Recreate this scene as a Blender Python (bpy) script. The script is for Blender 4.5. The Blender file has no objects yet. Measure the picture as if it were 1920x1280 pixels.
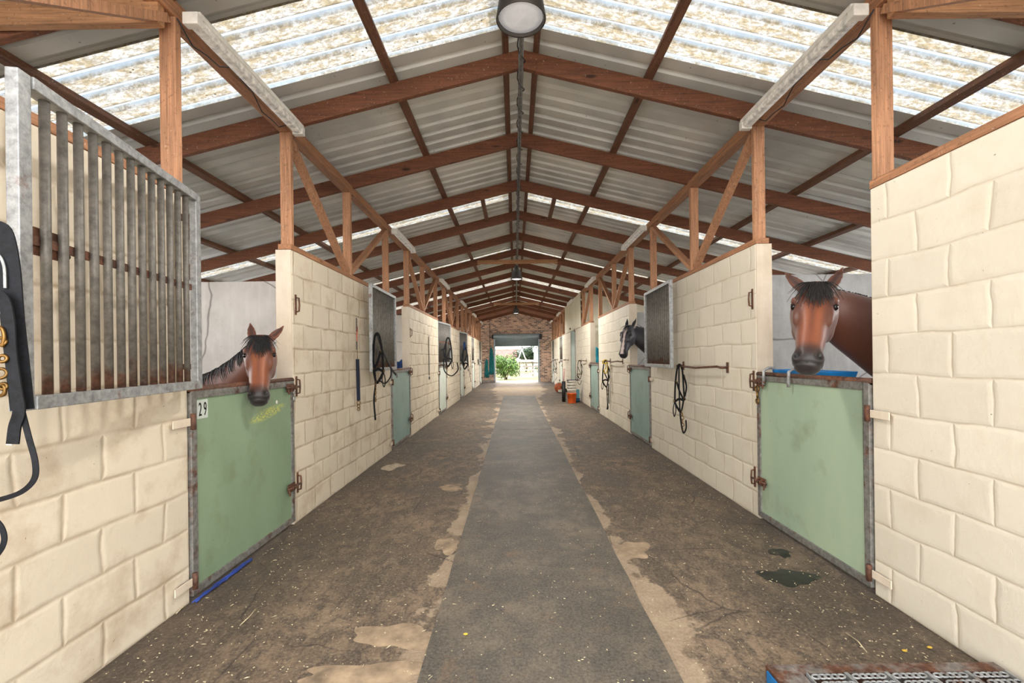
import bpy, bmesh, math, random
import numpy as np
from mathutils import Vector, Matrix

C = bpy.context.scene.collection
sc = bpy.context.scene
R = math.radians
rnd = random.Random(7)

# ------------------------------------------------------------------ camera
F = 853.0; VPX, VPY, HC = 966.0, 671.0, 1.35; ROLL = 0.0125
cam_d = bpy.data.cameras.new('camera'); cam = bpy.data.objects.new('camera', cam_d); C.objects.link(cam)
ca, sa = math.cos(ROLL), math.sin(ROLL)
cam.matrix_world = Matrix(((ca, sa, 0, 0), (0, 0, -1, 0), (-sa, ca, 0, HC), (0, 0, 0, 1)))
cam_d.sensor_width = 36; cam_d.lens = 36 * F / 1920
cam_d.shift_x = -(VPX - 960) / 1920; cam_d.shift_y = (VPY - 640) / 1920
cam_d.clip_start = 0.05; cam_d.clip_end = 400
sc.camera = cam

# ------------------------------------------------------------------ world, sun, exposure
w = bpy.data.worlds.new('sky'); sc.world = w; w.use_nodes = True
nt = w.node_tree; nt.nodes.clear()
wo = nt.nodes.new('ShaderNodeOutputWorld'); bg = nt.nodes.new('ShaderNodeBackground')
tc = nt.nodes.new('ShaderNodeTexCoord'); sx = nt.nodes.new('ShaderNodeSeparateXYZ'); cr = nt.nodes.new('ShaderNodeValToRGB')
nt.links.new(tc.outputs['Generated'], sx.inputs[0]); nt.links.new(sx.outputs['Z'], cr.inputs[0])
cr.color_ramp.elements[0].position = 0.0; cr.color_ramp.elements[0].color = (1.0, 0.975, 0.94, 1)
cr.color_ramp.elements[1].position = 0.9; cr.color_ramp.elements[1].color = (0.80, 0.88, 1.0, 1)
nt.links.new(cr.outputs[0], bg.inputs[0]); bg.inputs[1].default_value = 4.6
nt.links.new(bg.outputs[0], wo.inputs[0])
sd = bpy.data.lights.new('sun', 'SUN'); so = bpy.data.objects.new('sun', sd); C.objects.link(so)
sd.energy = 6.0; sd.angle = R(1.5); sd.color = (1.0, 0.95, 0.86)
so.rotation_euler = Vector((-0.42, 0.40, -1.0)).to_track_quat('-Z', 'Y').to_euler()
sc.view_settings.view_transform = 'Standard'; sc.view_settings.look = 'None'
sc.view_settings.exposure = 0.82; sc.view_settings.gamma = 1.0; sc.view_settings.use_curve_mapping = False
sc.cycles.use_denoising = True
sc.cycles.max_bounces = 10; sc.cycles.diffuse_bounces = 6; sc.cycles.transmission_bounces = 6
sc.cycles.sample_clamp_indirect = 8.0

# ------------------------------------------------------------------ mesh helpers
def px(x, y, X=None, Y=None, Z=None):
    """a photo pixel to the point where its ray meets a plane of the building"""
    dx, dy = x - VPX, VPY - y
    a, b = dx * ca + dy * sa, dy * ca - dx * sa
    if X is not None: t = X * F / a
    elif Y is not None: t = Y
    else: t = (Z - HC) * F / b
    return Vector((a * t / F, t, HC + b * t / F))

class MB:
    def __init__(s): s.v = []; s.f = []; s.sm = []
    def add(s, vs, fs, smooth=False):
        n = len(s.v); s.v += [tuple(v) for v in vs]; s.f += [tuple(i + n for i in f) for f in fs]; s.sm += [smooth] * len(fs); return s
    def box(s, x0, y0, z0, x1, y1, z1):
        if x0 > x1: x0, x1 = x1, x0
        if y0 > y1: y0, y1 = y1, y0
        if z0 > z1: z0, z1 = z1, z0
        return s.add([(x0,y0,z0),(x1,y0,z0),(x1,y1,z0),(x0,y1,z0),(x0,y0,z1),(x1,y0,z1),(x1,y1,z1),(x0,y1,z1)],
              [(3,2,1,0),(4,5,6,7),(0,1,5,4),(1,2,6,5),(2,3,7,6),(3,0,4,7)])
    def bar(s, a, b, w, h, up=(0,0,1)):
        """rectangular bar from a to b, w across, h along up"""
        a, b = Vector(a), Vector(b); d = (b - a).normalized(); u = Vector(up)
        r = d.cross(u)
        if r.length < 1e-4: r = d.cross(Vector((1,0,0)))
        r.normalize(); u = r.cross(d).normalized()
        vs = []
        for p in (a, b):
            for i, j in ((-1,-1),(1,-1),(1,1),(-1,1)): vs.append(p + r*(i*w/2) + u*(j*h/2))
        return s.add(vs, [(0,1,2,3),(7,6,5,4),(0,4,5,1),(1,5,6,2),(2,6,7,3),(3,7,4,0)])
    def tube(s, pts, r, n=8, cap=True, closed=False, r2=None):
        pts = [Vector(p) for p in pts]; m = len(pts); vs = []; fs = []
        nrm = None
        for i, p in enumerate(pts):
            if closed: d = pts[(i+1) % m] - pts[i-1]
            else: d = pts[min(i+1, m-1)] - pts[max(i-1, 0)]
            if d.length < 1e-9: d = Vector((0,0,1))
            d.normalize()
            if nrm is None:
                nrm = d.cross(Vector((0,0,1)))
                if nrm.length < .1: nrm = d.cross(Vector((1,0,0)))
            nrm = (nrm - d * nrm.dot(d))
            if nrm.length < 1e-6: nrm = d.cross(Vector((0.3,1,0.2)))
            nrm.normalize(); b = d.cross(nrm)
            rr = r[i] if isinstance(r, (list, tuple)) else r
            rb = rr if r2 is None else (r2[i] if isinstance(r2, (list, tuple)) else r2)
            for k in range(n):
                a = 2*math.pi*k/n; vs.append(p + nrm*(math.cos(a)*rr) + b*(math.sin(a)*rb))
        for i in range(m if closed else m-1):
            j = (i+1) % m
            for k in range(n): fs.append((i*n+k, i*n+(k+1)%n, j*n+(k+1)%n, j*n+k))
        if cap and not closed: fs.append(tuple(range(n-1,-1,-1))); fs.append(tuple((m-1)*n+k for k in range(n)))
        return s.add(vs, fs, True)
    def ribbon(s, pts, w, t, nrm):
        """strap: width w across the path (in the plane normal to nrm), thickness t along nrm"""
        pts = [Vector(p) for p in pts]; nv = Vector(nrm).normalized(); m = len(pts); vs = []; fs = []
        for i, p in enumerate(pts):
            d = (pts[min(i+1, m-1)] - pts[max(i-1, 0)]).normalized(); sd_ = d.cross(nv)
            if sd_.length < .05: sd_ = Vector((0,0,1)).cross(d)
            sd_.normalize()
            for a, b in ((-1,-1),(1,-1),(1,1),(-1,1)): vs.append(p + sd_*(a*w/2) + nv*(b*t/2))
        for i in range(m-1):
            for k in range(4): fs.append((i*4+k, i*4+(k+1)%4, i*4+4+(k+1)%4, i*4+4+k))
        fs += [(3,2,1,0), tuple((m-1)*4+k for k in range(4))]
        return s.add(vs, fs)
    def lathe(s, prof, c=(0,0,0), n=24, axis=None):
        c = Vector(c); vs = []; fs = []; m = len(prof)
        q = Vector((0,0,1)).rotation_difference(Vector(axis)) if axis is not None else None
        for r, z in prof:
            for k in range(n):
                a = 2*math.pi*k/n; v = Vector((r*math.cos(a), r*math.sin(a), z))
                if q: v = q @ v
                vs.append(c + v)
        for i in range(m-1):
            for k in range(n): fs.append((i*n+k, i*n+(k+1)%n, (i+1)*n+(k+1)%n, (i+1)*n+k))
        return s.add(vs, fs, True)
    def ball(s, c, r, n=12, rot=None):
        c = Vector(c); rx, ry, rz = r if isinstance(r, (tuple, list)) else (r, r, r); vs = []; fs = []; h = max(6, n//2+1)
        for i in range(h+1):
            t = math.pi*i/h
            for k in range(n):
                a = 2*math.pi*k/n; v = Vector((rx*math.sin(t)*math.cos(a), ry*math.sin(t)*math.sin(a), rz*math.cos(t)))
                if rot: v = rot @ v
                vs.append(c + v)
        for i in range(h):
            for k in range(n): fs.append((i*n+k, (i+1)*n+k, (i+1)*n+(k+1)%n, i*n+(k+1)%n))
        return s.add(vs, fs, True)
    def ring(s, c, R_, r, nrm=(1,0,0), n=14, m=6, sx_=1.0):
        nv = Vector(nrm).normalized(); a = nv.cross(Vector((0,0,1)))
        if a.length < .1: a = Vector((1,0,0))
        a.normalize(); b = a.cross(nv)
        return s.tube([Vector(c) + a*(R_*sx_*math.cos(2*math.pi*i/n)) + b*(R_*math.sin(2*math.pi*i/n)) for i in range(n)], r, m, closed=True)
    def build(s, name, mt, parent=None, loc=None, bevel=0, label=None):
        me = bpy.data.meshes.new(name); o_ = Vector(loc) if loc is not None else Vector((0,0,0))
        me.from_pydata([tuple(Vector(v) - o_) for v in s.v], [], s.f)
        me.polygons.foreach_set('use_smooth', s.sm)
        bm = bmesh.new(); bm.from_mesh(me); bmesh.ops.remove_doubles(bm, verts=bm.verts, dist=1e-6)
        bmesh.ops.recalc_face_normals(bm, faces=bm.faces); bm.to_mesh(me); bm.free()
        me.materials.append(mt)
        o = bpy.data.objects.new(name, me); C.objects.link(o); o.location = o_
        if parent is not None:
            o.parent = parent; o.location = o_ - parent_world(parent)
        if bevel:
            b = o.modifiers.new('bev', 'BEVEL'); b.width = bevel; b.segments = 2; b.limit_method = 'ANGLE'
            b.harden_normals = False
        if label: o['label'] = label
        return o

def parent_world(p):
    v = Vector(p.location); q = p.parent
    while q is not None: v += Vector(q.location); q = q.parent
    return v
def tag(o, label, cat, group=None, kind=None):
    o['label'] = label; o['category'] = cat
    if group: o['group'] = group
    if kind: o['kind'] = kind
    return o
def thing(name, loc, label, cat, group=None, kind='thing'):
    o = bpy.data.objects.new(name, None); C.objects.link(o); o.location = loc; o.empty_display_size = .1
    return tag(o, label, cat, group, kind)
def struct(o): o['kind'] = 'structure'; return o
def kids(o): return [c for c in bpy.data.objects if c.parent == o]
def dup(o, loc=None, parent=None, label=None, keep=True):
    c = o.copy(); C.objects.link(c); c.parent = parent
    if loc is not None: c.location = loc
    if label: c['label'] = label
    for ch in kids(o): dup(ch, None, c)
    return c
ORD = ['first','second','third','fourth','fifth','sixth','seventh','eighth','ninth','tenth','eleventh','twelfth','thirteenth','fourteenth','fifteenth','sixteenth','seventeenth','eighteenth','nineteenth']

# ------------------------------------------------------------------ materials
def lin(c): return tuple(((v/255)/12.92 if v/255 <= .04045 else ((v/255+.055)/1.055)**2.4) for v in c) + (1,)
class N:
    def __init__(s, name):
        s.m = bpy.data.materials.new(name); s.m.use_nodes = True; s.t = s.m.node_tree; s.t.nodes.clear()
        s.out = s.n('OutputMaterial'); s.b = s.n('BsdfPrincipled'); s.l(s.b.outputs[0], s.out.inputs[0])
        s.co = s.n('TexCoord').outputs['Object']
    def n(s, k): return s.t.nodes.new('ShaderNode' + k)
    def l(s, a, b): s.t.links.new(a, b)
    def val(s, v, sock):
        if hasattr(v, 'is_linked') or hasattr(v, 'links'): s.l(v, sock)
        else: sock.default_value = v
    def scale(s, v, sc_):
        m = s.n('Mapping'); s.l(v, m.inputs[0]); m.inputs['Scale'].default_value = sc_; return m.outputs[0]
    def noise(s, v, sc_, det=4, rough=.6, dist=0):
        n = s.n('TexNoise'); s.l(v, n.inputs['Vector']); n.inputs['Scale'].default_value = sc_; n.inputs['Detail'].default_value = det
        n.inputs['Roughness'].default_value = rough; n.inputs['Distortion'].default_value = dist; return n.outputs[0]
    def vor(s, v, sc_, feat='F1'):
        n = s.n('TexVoronoi'); n.feature = feat; s.l(v, n.inputs['Vector']); n.inputs['Scale'].default_value = sc_; return n.outputs['Distance']
    def ramp(s, v, stops):
        r = s.n('ValToRGB'); s.l(v, r.inputs[0]); e = r.color_ramp.elements
        while len(e) < len(stops): e.new(.5)
        for i, (p, c) in enumerate(stops):
            e[i].position = p; e[i].color = lin(c) if not isinstance(c, (int, float)) else (c, c, c, 1)
        return r.outputs[0]
    def mix(s, f, a, b, mode='MIX'):
        m = s.n('Mix'); m.data_type = 'RGBA'; m.blend_type = mode
        s.val(f, m.inputs[0]); s.val(a, m.inputs[6]); s.val(b, m.inputs[7]); return m.outputs[2]
    def math(s, op, a, b=0.0, c=None):
        m = s.n('Math'); m.operation = op; s.val(a, m.inputs[0]); s.val(b, m.inputs[1])
        if c is not None: s.val(c, m.inputs[2])
        return m.outputs[0]
    def xyz(s, v):
        n = s.n('SeparateXYZ'); s.l(v, n.inputs[0]); return n.outputs
    def comb(s, x, y, z=0.0):
        n = s.n('CombineXYZ'); s.val(x, n.inputs[0]); s.val(y, n.inputs[1]); s.val(z, n.inputs[2]); return n.outputs[0]
    def bump(s, h, st=.3, d=.01):
        b = s.n('Bump'); s.l(h, b.inputs['Height']); b.inputs['Strength'].default_value = st; b.inputs['Distance'].default_value = d
        s.l(b.outputs[0], s.b.inputs['Normal']); return b
    def col(s, c): s.val(c, s.b.inputs['Base Color']); return s
    def set(s, rough=.6, metal=0.0, **k):
        s.val(rough, s.b.inputs['Roughness']); s.val(metal, s.b.inputs['Metallic'])
        for a, v in k.items(): s.b.inputs[a.replace('_', ' ')].default_value = v
        return s.m

def plain(name, c, rough=.6, metal=0.0, var=.12, sc_=12, bump=.0):
    n = N(name); f = n.noise(n.co, sc_, 4)
    d = tuple(max(0, v*(1-var*2)) for v in c); l_ = tuple(min(255, v*(1+var)) for v in c)
    n.col(n.ramp(f, [(.3, d), (.7, l_)]))
    if bump: n.bump(f, bump, .004)
    return n.set(rough, metal)

def wood(name, base, dark, axis):
    n = N(name); s_ = [22, 22, 22]; s_['xyz'.index(axis)] = 1.1
    g = n.noise(n.scale(n.co, tuple(s_)), 1.6, 6, .7, .6)
    s2 = [60, 60, 60]; s2['xyz'.index(axis)] = 2
    g2 = n.noise(n.scale(n.co, tuple(s2)), 2.0, 3, .6)
    b = n.noise(n.co, 1.3, 3)
    c = n.ramp(g, [(.25, dark), (.5, base), (.75, tuple(min(255, v*1.22) for v in base))])
    c = n.mix(n.ramp(b, [(.42, 0.0), (.75, .55)]), c, lin(tuple(v*.62 for v in base)))
    c = n.mix(.35, c, n.ramp(g2, [(.3, tuple(v*.55 for v in base)), (.7, tuple(min(255, v*1.3) for v in base))]))
    kn = n.vor(n.scale(n.co, tuple(1.6 if k == 'xyz'.index(axis) else 5 for k in range(3))), 1.0)
    c = n.mix(n.ramp(kn, [(.05, .8), (.11, 0.0)]), c, lin(tuple(v*.45 for v in dark)))
    sp = n.noise(n.co, 70, 2); c = n.mix(n.ramp(sp, [(.68, 0.0), (.74, .6)]), c, lin((205, 190, 170)))
    dk = n.noise(n.co, 34, 4, .75); c = n.mix(n.ramp(dk, [(.56, 0.0), (.68, .5)]), c, lin(tuple(v*.6 for v in dark)))
    n.col(c); n.bump(g2, .35, .004); return n.set(.75)

def block(name, base, joint, mort=.010, jd=.55, grime=.25, rot=0.0):
    n = N(name); x, y, z = n.xyz(n.co)[:3]
    wob = n.noise(n.co, 2.6, 3); u = n.math('ADD', n.math('ADD', x, y), n.math('MULTIPLY', n.math('SUBTRACT', wob, .5), .07))
    wz = n.noise(n.co, 2.1, 2, .5); v = n.math('ADD', z, n.math('MULTIPLY', n.math('SUBTRACT', wz, .5), .045))
    vec = n.comb(u, v)
    def brick(ms, smooth):
        b = n.n('TexBrick'); n.l(vec, b.inputs['Vector']); b.inputs['Scale'].default_value = 1; b.offset = .5
        b.inputs['Brick Width'].default_value = .355; b.inputs['Row Height'].default_value = .2065
        b.inputs['Mortar Size'].default_value = ms; b.inputs['Mortar Smooth'].default_value = smooth; return b
    b1 = brick(.024, 1.0); b2 = brick(mort, 1.0)
    b1.inputs['Color1'].default_value = (1,1,1,1); b1.inputs['Color2'].default_value = (.93,.93,.93,1)
    b2.inputs['Color1'].default_value = lin(base); b2.inputs['Color2'].default_value = lin(tuple(q*.955 for q in base)); b2.inputs['Mortar'].default_value = lin(base)
    c = b2.outputs['Color']
    st = n.noise(n.co, 3.2, 5, .65); c = n.mix(n.ramp(st, [(.5, 0.0), (.8, grime)]), c, lin(tuple(q*k for q, k in zip(joint, (1.05, .98, .85)))))
    jn = n.noise(n.co, 5.0, 4, .6); jm = n.math('MULTIPLY', n.math('MULTIPLY', b2.outputs['Fac'], n.ramp(jn, [(.38, jd*.25), (.6, jd)])), n.ramp(n.math('MULTIPLY', y, .1), [(.2, .5), (.75, 1.0)]))
    c = n.mix(jm, c, lin(joint))
    sp = n.noise(n.co, 38, 3, .7); c = n.mix(n.ramp(sp, [(.70, 0.0), (.75, .75)]), c, lin((95, 80, 62)))
    sp2 = n.noise(n.scale(n.co, (40, 40, 9)), 1.0, 2); c = n.mix(n.ramp(sp2, [(.76, 0.0), (.80, .5)]), c, lin((120, 105, 85)))
    n.col(c)
    fine = n.noise(n.co, 26, 6, .7); mid = n.noise(n.co, 5, 3)
    h = n.math('MULTIPLY', n.math('SUBTRACT', 1.0, b1.outputs['Fac']), .24)
    h = n.math('ADD', h, n.math('MULTIPLY', n.math('SUBTRACT', 1.0, b2.outputs['Fac']), .16))
    h = n.math('ADD', h, n.math('MULTIPLY', fine, .30)); h = n.math('ADD', h, n.math('MULTIPLY', mid, .5))
    n.bump(h, .8, .0125); return n.set(.62)

def plaster(name, base, dark, crack=True):
    n = N(name); a = n.noise(n.co, 2.2, 6, .65); c = n.ramp(a, [(.3, dark), (.65, base)])
    b = n.noise(n.scale(n.co, (9, 9, 1.2)), 1.5, 4); c = n.mix(n.ramp(b, [(.5, 0.0), (.8, .35)]), c, lin(tuple(min(255, v*1.12) for v in base)))
    if crack:
        e = n.vor(n.mix(.14, n.co, n.n('TexNoise').outputs[1]), .9, 'DISTANCE_TO_EDGE'); c = n.mix(n.ramp(e, [(.0, .85), (.006, 0.0)]), c, lin((90, 84, 78)))
    sp = n.noise(n.co, 45, 3); c = n.mix(n.ramp(sp, [(.7, 0.0), (.75, .6)]), c, lin((110, 104, 96)))
    n.col(c); n.bump(n.noise(n.co, 30, 5), .3, .005); return n.set(.8)

def metal(name, base, rust=0.3, rough=.5, rz=None, met=.35):
    n = N(name); a = n.noise(n.co, 30, 4, .7); c = n.ramp(a, [(.3, tuple(v*.7 for v in base)), (.65, base)])
    b = n.noise(n.co, 9, 5, .7)
    m = n.ramp(b, [(.68-rust*.35, 0.0), (.80-rust*.3, 1.0)])
    if rz is not None:
        z = n.xyz(n.co)[2]; zz = n.math('SUBTRACT', 1.0, n.math('DIVIDE', n.math('SUBTRACT', z, rz[0]), rz[1]-rz[0]))
        zz = n.math('ADD', zz, n.math('MULTIPLY', n.math('SUBTRACT', b, .5), 1.6)); m = n.ramp(zz, [(.45, 0.0), (.75, .9)])
    c = n.mix(m, c, n.ramp(a, [(.35, (74, 46, 34)), (.65, (126, 84, 62))]))
    n.col(c); n.bump(a, .2, .002); return n.set(rough, met)

M = {}
M['block'] = block('cream_painted_blocks', (226, 213, 190), (142, 114, 78), mort=.014, jd=1.0, grime=.6)
M['block_r'] = block('cream_painted_blocks_clean', (230, 221, 202), (166, 140, 104), mort=.009, jd=.8, grime=.2)
M['jamb'] = plaster('jamb_paint', (226, 212, 192), (205, 188, 164), False)
M['plaster'] = plaster('white_rendered_wall', (216, 211, 206), (192, 187, 180))
M['plaster_g'] = plaster('grey_rendered_wall', (188, 188, 188), (158, 157, 155))
M['cream_flat'] = plaster('cream_sheet_wall', (226, 220, 198), (214, 206, 184), False)
M['raft_x'] = wood('rafter_timber', (122, 76, 52), (66, 40, 30), 'x')
M['purl_y'] = wood('purlin_timber', (112, 76, 56), (58, 38, 30), 'y')
M['post_z'] = wood('post_timber', (178, 130, 96), (120, 82, 58), 'z')
M['beam_y'] = wood('beam_timber', (164, 116, 82), (102, 68, 48), 'y')
M['tie_x'] = wood('tie_timber', (172, 126, 88), (112, 76, 50), 'x')
M['galv'] = metal('galvanised_steel', (178, 180, 180), .25)
M['galv_bar'] = metal('galvanised_bar', (126, 121, 113), .3, .55, (1.2, 1.44))
M['rust'] = metal('rusty_steel', (100, 72, 58), .9, .7, met=.2)
M['frame'] = metal('door_frame_steel', (150, 148, 142), .45, .55)
def green(name, c, c2, scuff=False):
    n = N(name); a = n.noise(n.scale(n.co, (1, 1, .5)), 1.6, 5); col = n.ramp(a, [(.3, c2), (.7, c)])
    b = n.noise(n.co, 34, 3, .7); col = n.mix(n.ramp(b, [(.71, 0.0), (.75, .7)]), col, lin((66, 76, 62)))
    s = n.noise(n.scale(n.co, (50, 50, 5)), 1.0, 2); col = n.mix(n.ramp(s, [(.74, 0.0), (.79, .45)]), col, lin((196, 206, 188)))
    d = n.noise(n.co, 3.1, 4); col = n.mix(n.ramp(d, [(.56, 0.0), (.72, .4)]), col, lin((112, 108, 74)))
    if scuff:
        x, y, z = n.xyz(n.co)[:3]; r2 = n.math('ADD', n.math('POWER', n.math('DIVIDE', n.math('SUBTRACT', y, 3.38), .27), 2.0), n.math('POWER', n.math('DIVIDE', n.math('SUBTRACT', n.math('SUBTRACT', z, .965), n.math('MULTIPLY', n.math('SUBTRACT', y, 3.38), .14)), .045), 2.0))
        k = n.noise(n.scale(n.co, (30, 16, 44)), 2.2, 4, .8); col = n.mix(n.math('MULTIPLY', n.ramp(r2, [(.3, 1.0), (1.0, 0.0)]), n.ramp(k, [(.47, 0.0), (.53, .8)])), col, lin((206, 208, 96)))
    n.col(col); n.bump(a, .05, .003); return n.set(.42)
M['green'] = green('green_painted_panel', (146, 168, 138), (122, 144, 114), True)
M['green_l'] = green('pale_green_panel', (176, 194, 164), (156, 178, 154))
M['teal'] = green('blue_green_panel', (150, 176, 168), (124, 150, 142))
M['pale'] = green('pale_panel', (216, 222, 210), (196, 206, 194))
M['rubber'] = None
n = N('leather_black'); f = n.noise(n.co, 60, 3); n.col(n.ramp(f, [(.3, (10, 11, 14)), (.7, (26, 29, 36))])); n.bump(f, .2, .001); M['leather'] = n.set(.6, Specular_IOR_Level=.25)
M['brass'] = plain('brass', (140, 106, 58), .38, .85)
M['steel'] = plain('steel_snap', (170, 170, 168), .3, .85)
M['whitep'] = plain('white_plastic', (226, 222, 212), .4, 0, .05)
M['diff'] = plain('lamp_diffuser', (206, 200, 190), .35, 0, .16, 24)
_b = [q for q in M['diff'].node_tree.nodes if q.type == 'BSDF_PRINCIPLED'][0]; _b.inputs['Emission Color'].default_value = (1, .97, .9, 1); _b.inputs['Emission Strength'].default_value = .06
M['lampbody'] = plain('dark_lamp_housing', (70, 66, 62), .5, .3)
M['lens'] = plain('lamp_lens', (206, 206, 210), .3, 0, .04)
_b = [q for q in M['lens'].node_tree.nodes if q.type == 'BSDF_PRINCIPLED'][0]; _b.inputs['Emission Color'].default_value = (.97, .98, 1, 1); _b.inputs['Emission Strength'].default_value = .12
M['blue'] = plain('blue_plastic', (26, 122, 190), .35, 0, .05)
M['orange'] = plain('orange_plastic', (238, 104, 40), .4, 0, .05)
M['black'] = plain('black_plastic', (30, 30, 32), .5)
M['bluerug'] = plain('blue_rug_cloth', (38, 66, 118), .9)
M['tealrug'] = plain('teal_rug_cloth', (20, 128, 146), .9)
M['tealnet'] = plain('teal_net_rope', (24, 128, 134), .8)
M['yellow'] = plain('yellow_rope', (224, 190, 40), .8)
M['pink'] = plain('pink_handle', (206, 150, 150), .6)
M['redrope'] = plain('red_cord', (196, 96, 74), .8)
M['plate'] = plain('number_plate', (206, 214, 206), .5, 0, .03)
M['ink'] = plain('black_ink', (20, 20, 20), .5)
M['wire'] = plain('fence_wire_grey', (90, 88, 86), .5, .4)
M['conduit'] = metal('conduit_pipe', (120, 118, 114), .2, .35, met=.7)
M['strawm'] = plain('straw', (198, 184, 150), .8, 0, .2, 40)
M['leafm'] = plain('dry_yellow_leaf', (214, 176, 60), .7)
M['bluepaint'] = plain('blue_rope_fibre', (44, 70, 150), .8)
n = N('horse_eye'); n.col(lin((16, 12, 12))); M['eye'] = n.set(.06)

M['lens_on'] = plain('lit_lamp_lens', (235, 235, 235), .3, 0, .02)
_b = [q for q in M['lens_on'].node_tree.nodes if q.type == 'BSDF_PRINCIPLED'][0]; _b.inputs['Emission Color'].default_value = (1, .98, .95, 1); _b.inputs['Emission Strength'].default_value = 1.6
# roof sheet
n = N('zinc_sheet'); x, y, z = n.xyz(n.co)[:3]
a = n.noise(n.co, 1.1, 3); c = n.ramp(a, [(.4, (196, 198, 194)), (.6, (220, 220, 214))])
b = n.noise(n.co, 22, 4, .7); c = n.mix(n.ramp(b, [(.68, 0.0), (.74, .5)]), c, lin((96, 88, 80)))
sp = n.vor(n.co, 9); c = n.mix(n.ramp(sp, [(.04, .6), (.08, 0.0)]), c, lin((84, 76, 70)))
n.col(c); M['sheet'] = n.set(.38, .12)
# translucent skylight
def skylight_mat(name, base, dirt_c, dirt):
    m = bpy.data.materials.new(name); m.use_nodes = True; q = N.__new__(N); q.m = m; q.t = m.node_tree; q.t.nodes.clear()
    q.out = q.n('OutputMaterial'); q.co = q.n('TexCoord').outputs['Object']
    a = q.noise(q.scale(q.co, (3, 6, 3)), 3.0, 6, .75); c = q.ramp(a, [(.42, dirt_c), (.56, base)])
    f = q.noise(q.scale(q.co, (1, 1.6, 1)), 26, 4, .8); c = q.mix(q.ramp(f, [(.44, dirt), (.54, 0.0)]), c, lin(tuple(v*.72 for v in dirt_c)))
    v_ = q.vor(q.co, 15); g = q.noise(q.co, 2.0, 2); mm = q.math('MULTIPLY', q.ramp(v_, [(.08, 1.0), (.13, 0.0)]), q.ramp(g, [(.52, 0.0), (.6, 1.0)]))
    c = q.mix(mm, c, lin((92, 84, 70)))
    yy = q.xyz(q.co)[1]; wv = q.math('MULTIPLY', q.math('SUBTRACT', q.noise(q.scale(q.co, (.8, 4, 1)), 2.5, 5, .7), .5), .22)
    fr = q.math('FRACT', q.math('DIVIDE', q.math('SUBTRACT', yy, 2.90 - 1.85), .185)); f2 = q.math('ADD', fr, wv)
    rib = q.ramp(f2, [(.58, 0.0), (.66, 1.0), (.92, 1.0), (.98, 0.0)])
    c = q.mix(q.math('MULTIPLY', rib, .8), c, lin((214, 232, 246)))
    ln_ = q.ramp(fr, [(.53, 0.0), (.59, .95), (.62, .95), (.66, 0.0)]); c = q.mix(q.math('MULTIPLY', ln_, q.ramp(a, [(.35, 1.0), (.62, .35)])), c, lin((120, 104, 80)))
    d = q.n('BsdfDiffuse'); q.l(c, d.inputs[0]); t = q.n('BsdfTranslucent'); q.l(q.mix(1.0, c, (.215, .215, .215, 1), 'MULTIPLY'), t.inputs[0])
    mx = q.n('MixShader'); mx.inputs[0].default_value = .72; q.l(d.outputs[0], mx.inputs[1]); q.l(t.outputs[0], mx.inputs[2]); q.l(mx.outputs[0], q.out.inputs[0])
    return m
M['sky'] = skylight_mat('translucent_roof_sheet', (248, 244, 236), (206, 188, 154), .6)

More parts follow.
